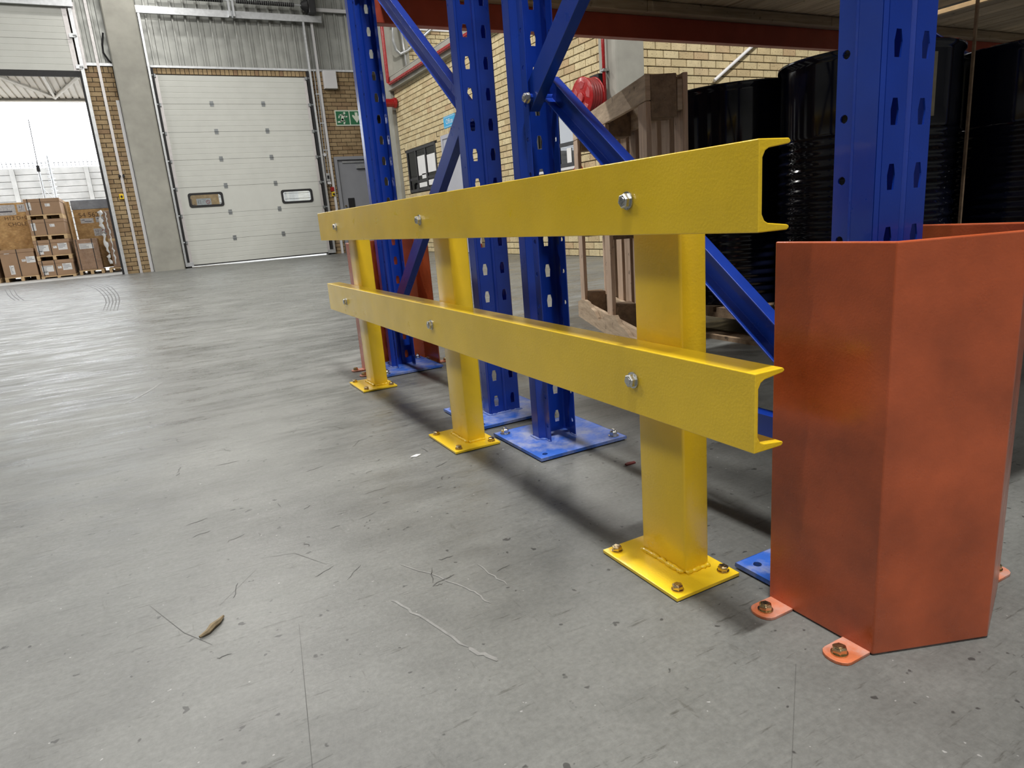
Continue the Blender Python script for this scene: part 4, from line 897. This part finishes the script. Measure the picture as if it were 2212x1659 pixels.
t = thing('radio_mast', (-2.53, 21, 0), 'thin grey antenna mast standing in the yard', 'mast')
b = MB(); b.tube([(-2.55, 21, 0), (-2.535, 21, 2.7)], 0.028, 8); obj('mast_tube', b, 'galv', t); b = MB(); b.tube([(-2.535, 21, 2.6), (-2.50, 21, 3.8)], 0.011, 6); obj('whip', b, 'darkframe', t)
b = MB(); b.box(-2.57, -2.50, 20.95, 21.02, 2.55, 2.7); obj('antenna_box', b, 'darkframe', t)
for dx in (-0.22, 0.2): b = MB(); b.tube([(-2.54, 21, 2.15), (-2.54+dx, 21, 1.85), (-2.54+dx*2.5, 21, 0)], 0.006, 5); obj('stay', b, 'galv', t)
t = thing('wire_pole', (-2.34, 21.6, 0), 'pale pole wound with wire in front of the boundary wall', 'pole')
b = MB(); b.tube([(-2.36, 21.6, 0), (-2.33, 21.6, 3.0)], 0.035, 8); obj('pole_tube', b, 'galv', t)
b = MB(); pts = [(-2.345+0.085*math.cos(k*0.9), 21.6+0.085*math.sin(k*0.9), 0.9+k*0.0145) for k in range(140)]; b.tube(pts, 0.006, 4); obj('wire_coil', b, 'galv', t)

# canopy over the loading bay
CN = thing('canopy', (-2, 18, 4.05), 'cream ribbed steel canopy roof over the loading bay', 'canopy')
for i in range(18):
    xa = -6.0 + i*0.42; b = MB()
    pts = []
    for k in range(3):
        q = xa+k*0.14; pts += [(q, 0), (q+0.10, 0), (q+0.108, 0.03), (q+0.132, 0.03)]
    pts.append((xa+0.42, 0)); b.sheet([(p, z) for p, z in pts], (0, 15.7, 4.12), (1, 0, 0), (0, 0, 1), (0, 4.3, 0)); obj('roof_sheet', b, 'canopy', CN, solid=0.002)
b = MB(); b.box(-6, 1.5, 19.98, 20.06, 4.05, 4.20); b.box(-6, 1.5, 19.9, 19.98, 4.05, 4.065); obj('edge_beam', b, 'canopy', CN)
b = MB(); b.box(-6, 1.5, 17.0, 17.06, 4.06, 4.115); obj('purlin', b, 'canopy', CN)
for p, q in (((-2.6, 17.2, 4.08), (-1.75, 19.6, 4.08)), ((-1.75, 19.6, 4.08), (-1.1, 17.2, 4.08))):
    b = MB(); b.tube([p, q], 0.035, 8); obj('brace_tube', b, 'canopy', CN)
b = MB(); b.tube([(-1.75, 19.7, 4.08), (-1.75, 16.0, 4.08)], 0.03, 8); obj('brace_tube', b, 'canopy', CN)
for xx in (-5.9, 1.3): b = MB(); b.box(xx, xx+0.12, 19.95, 20.07, 0, 4.05); obj('canopy_post', b, 'canopy', CN)

# ================================================================== FLOOR MARKS AND SCRAPS
def ribbon(pts, w, mat, name, z=0.0006):
    b = MB(); vs = []; m = len(pts)
    for i, (x, y) in enumerate(pts):
        xa, ya = pts[max(0, i-1)]; xb, yb = pts[min(m-1, i+1)]; d = Vector((xb-xa, yb-ya, 0)).normalized(); n = Vector((-d.y, d.x, 0))*w/2*(0.4 if i in (0, m-1) else 1)
        vs += [(x-n.x, y-n.y, z), (x+n.x, y+n.y, z)]
    b.add(vs, [(2*i, 2*i+1, 2*i+3, 2*i+2) for i in range(m-1)]); obj(name, b, mat, FLOOR)
for k in range(5):
    o = k*0.034
    ribbon([(-1.552+k*0.053, 12.588-k*0.07), (-1.40+k*0.052, 11.7), (-1.287+k*0.05, 10.904), (-1.19+k*0.043, 9.95), (-1.113+k*0.038, 9.089), (-1.065+k*0.034, 8.4), (-1.032+o*0.9, 7.747), (-1.02+o*0.88, 6.753-k*0.045)], 0.011, 'tyre', 'tyre_mark')
for k in range(3):
    ribbon([(-2.769+k*0.087, 13.749-k*0.18), (-2.434+k*0.071, 11.668-k*0.13), (-2.26+k*0.065, 10.7-k*0.12), (-2.128+k*0.06, 10.012-k*0.1), (-1.946+k*0.03, 9.831-k*0.055)], 0.012, 'tyre', 'tyre_mark')
def wander(pts, seed, n=7):
    rg = random.Random(seed); out = []
    for (xa, ya), (xb, yb) in zip(pts, pts[1:]):
        for k in range(n): f = k/n; out.append((xa+(xb-xa)*f+rg.uniform(-0.003, 0.003), ya+(yb-ya)*f+rg.uniform(-0.003, 0.003)))
    return out + [pts[-1]]
for pts, w in (([(-0.77, 2.30), (-0.70, 2.43), (-0.63, 2.62)], 0.022), ([(-0.31, 0.50), (-0.245, 0.36), (-0.235, 0.30)], 0.006), ([(-0.36, 0.40), (-0.34, 0.33), (-0.31, 0.22)], 0.009), ([(-0.20, 0.42), (-0.19, 0.33)], 0.005), ([(-0.31, 0.22), (-0.29, 0.17)], 0.014)):
    ribbon(wander(pts, int(w*1e4)), w*0.45, 'scuff', 'scuff_mark')
for pts in ([(-0.50, 0.42), (-0.53, 0.22), (-0.56, 0.02)], [(-0.60, 0.12), (-0.52, 0.13)], [(-0.70, 0.62), (-0.655, 0.50), (-0.62, 0.44)], [(-0.53, 0.64), (-0.60, 0.55)], [(0.02, -0.05), (-0.12, -0.16)], [(-0.42, 0.58), (-0.46, 0.66), (-0.52, 0.68)]):
    ribbon(pts, 0.0009, 'tyre', 'scratch')
rg = random.Random(21)
for k in range(46):
    x, y = rg.uniform(-0.75, -0.05), rg.uniform(0.35, 1.7); a = rg.choice((0.25, 0.25, 1.1, 1.9)) + rg.uniform(-0.3, 0.3); ln = rg.uniform(0.012, 0.06)
    ribbon(wander([(x, y), (x+ln*math.cos(a), y+ln*math.sin(a))], k, 4), rg.uniform(0.0009, 0.0018), 'tyre', 'scratch')
t = thing('leaf_scrap', (-0.62, 0.485, 0), 'curled brown scrap lying on the open floor', 'scrap')
b = MB(); b.tube([(-0.635, 0.468, 0.003), (-0.623, 0.474, 0.004), (-0.616, 0.484, 0.005), (-0.606, 0.494, 0.004), (-0.598, 0.508, 0.003)], 0.004, 6, [0.002, 0.004, 0.005, 0.004, 0.002]); obj('scrap', b, 'debris', t)
t = thing('paper_scrap', (-0.092, 1.008, 0), 'tiny white scrap on the floor beside the middle post plate', 'scrap')
b = MB(); b.prism([(-0.014, 0), (0.0, -0.007), (0.015, 0.002), (0.004, 0.008), (-0.006, 0.004)], (-0.092, 1.008, 0.0005), (1, 0, 0), (0, 1, 0), (0, 0, 0.002)); obj('scrap', b, 'paper', t)
t = thing('red_scrap', (0.286, 0.622, 0), 'tiny dark red scrap on the floor beyond the near blue plate', 'scrap')
b = MB(); b.prism([(-0.013, -0.004), (0.012, -0.004), (0.014, 0.004), (-0.002, 0.007), (-0.013, 0.004)], (0.286, 0.622, 0.0005), (1, 0, 0), (0, 1, 0), (0, 0, 0.003)); obj('scrap', b, 'debris_red', t)
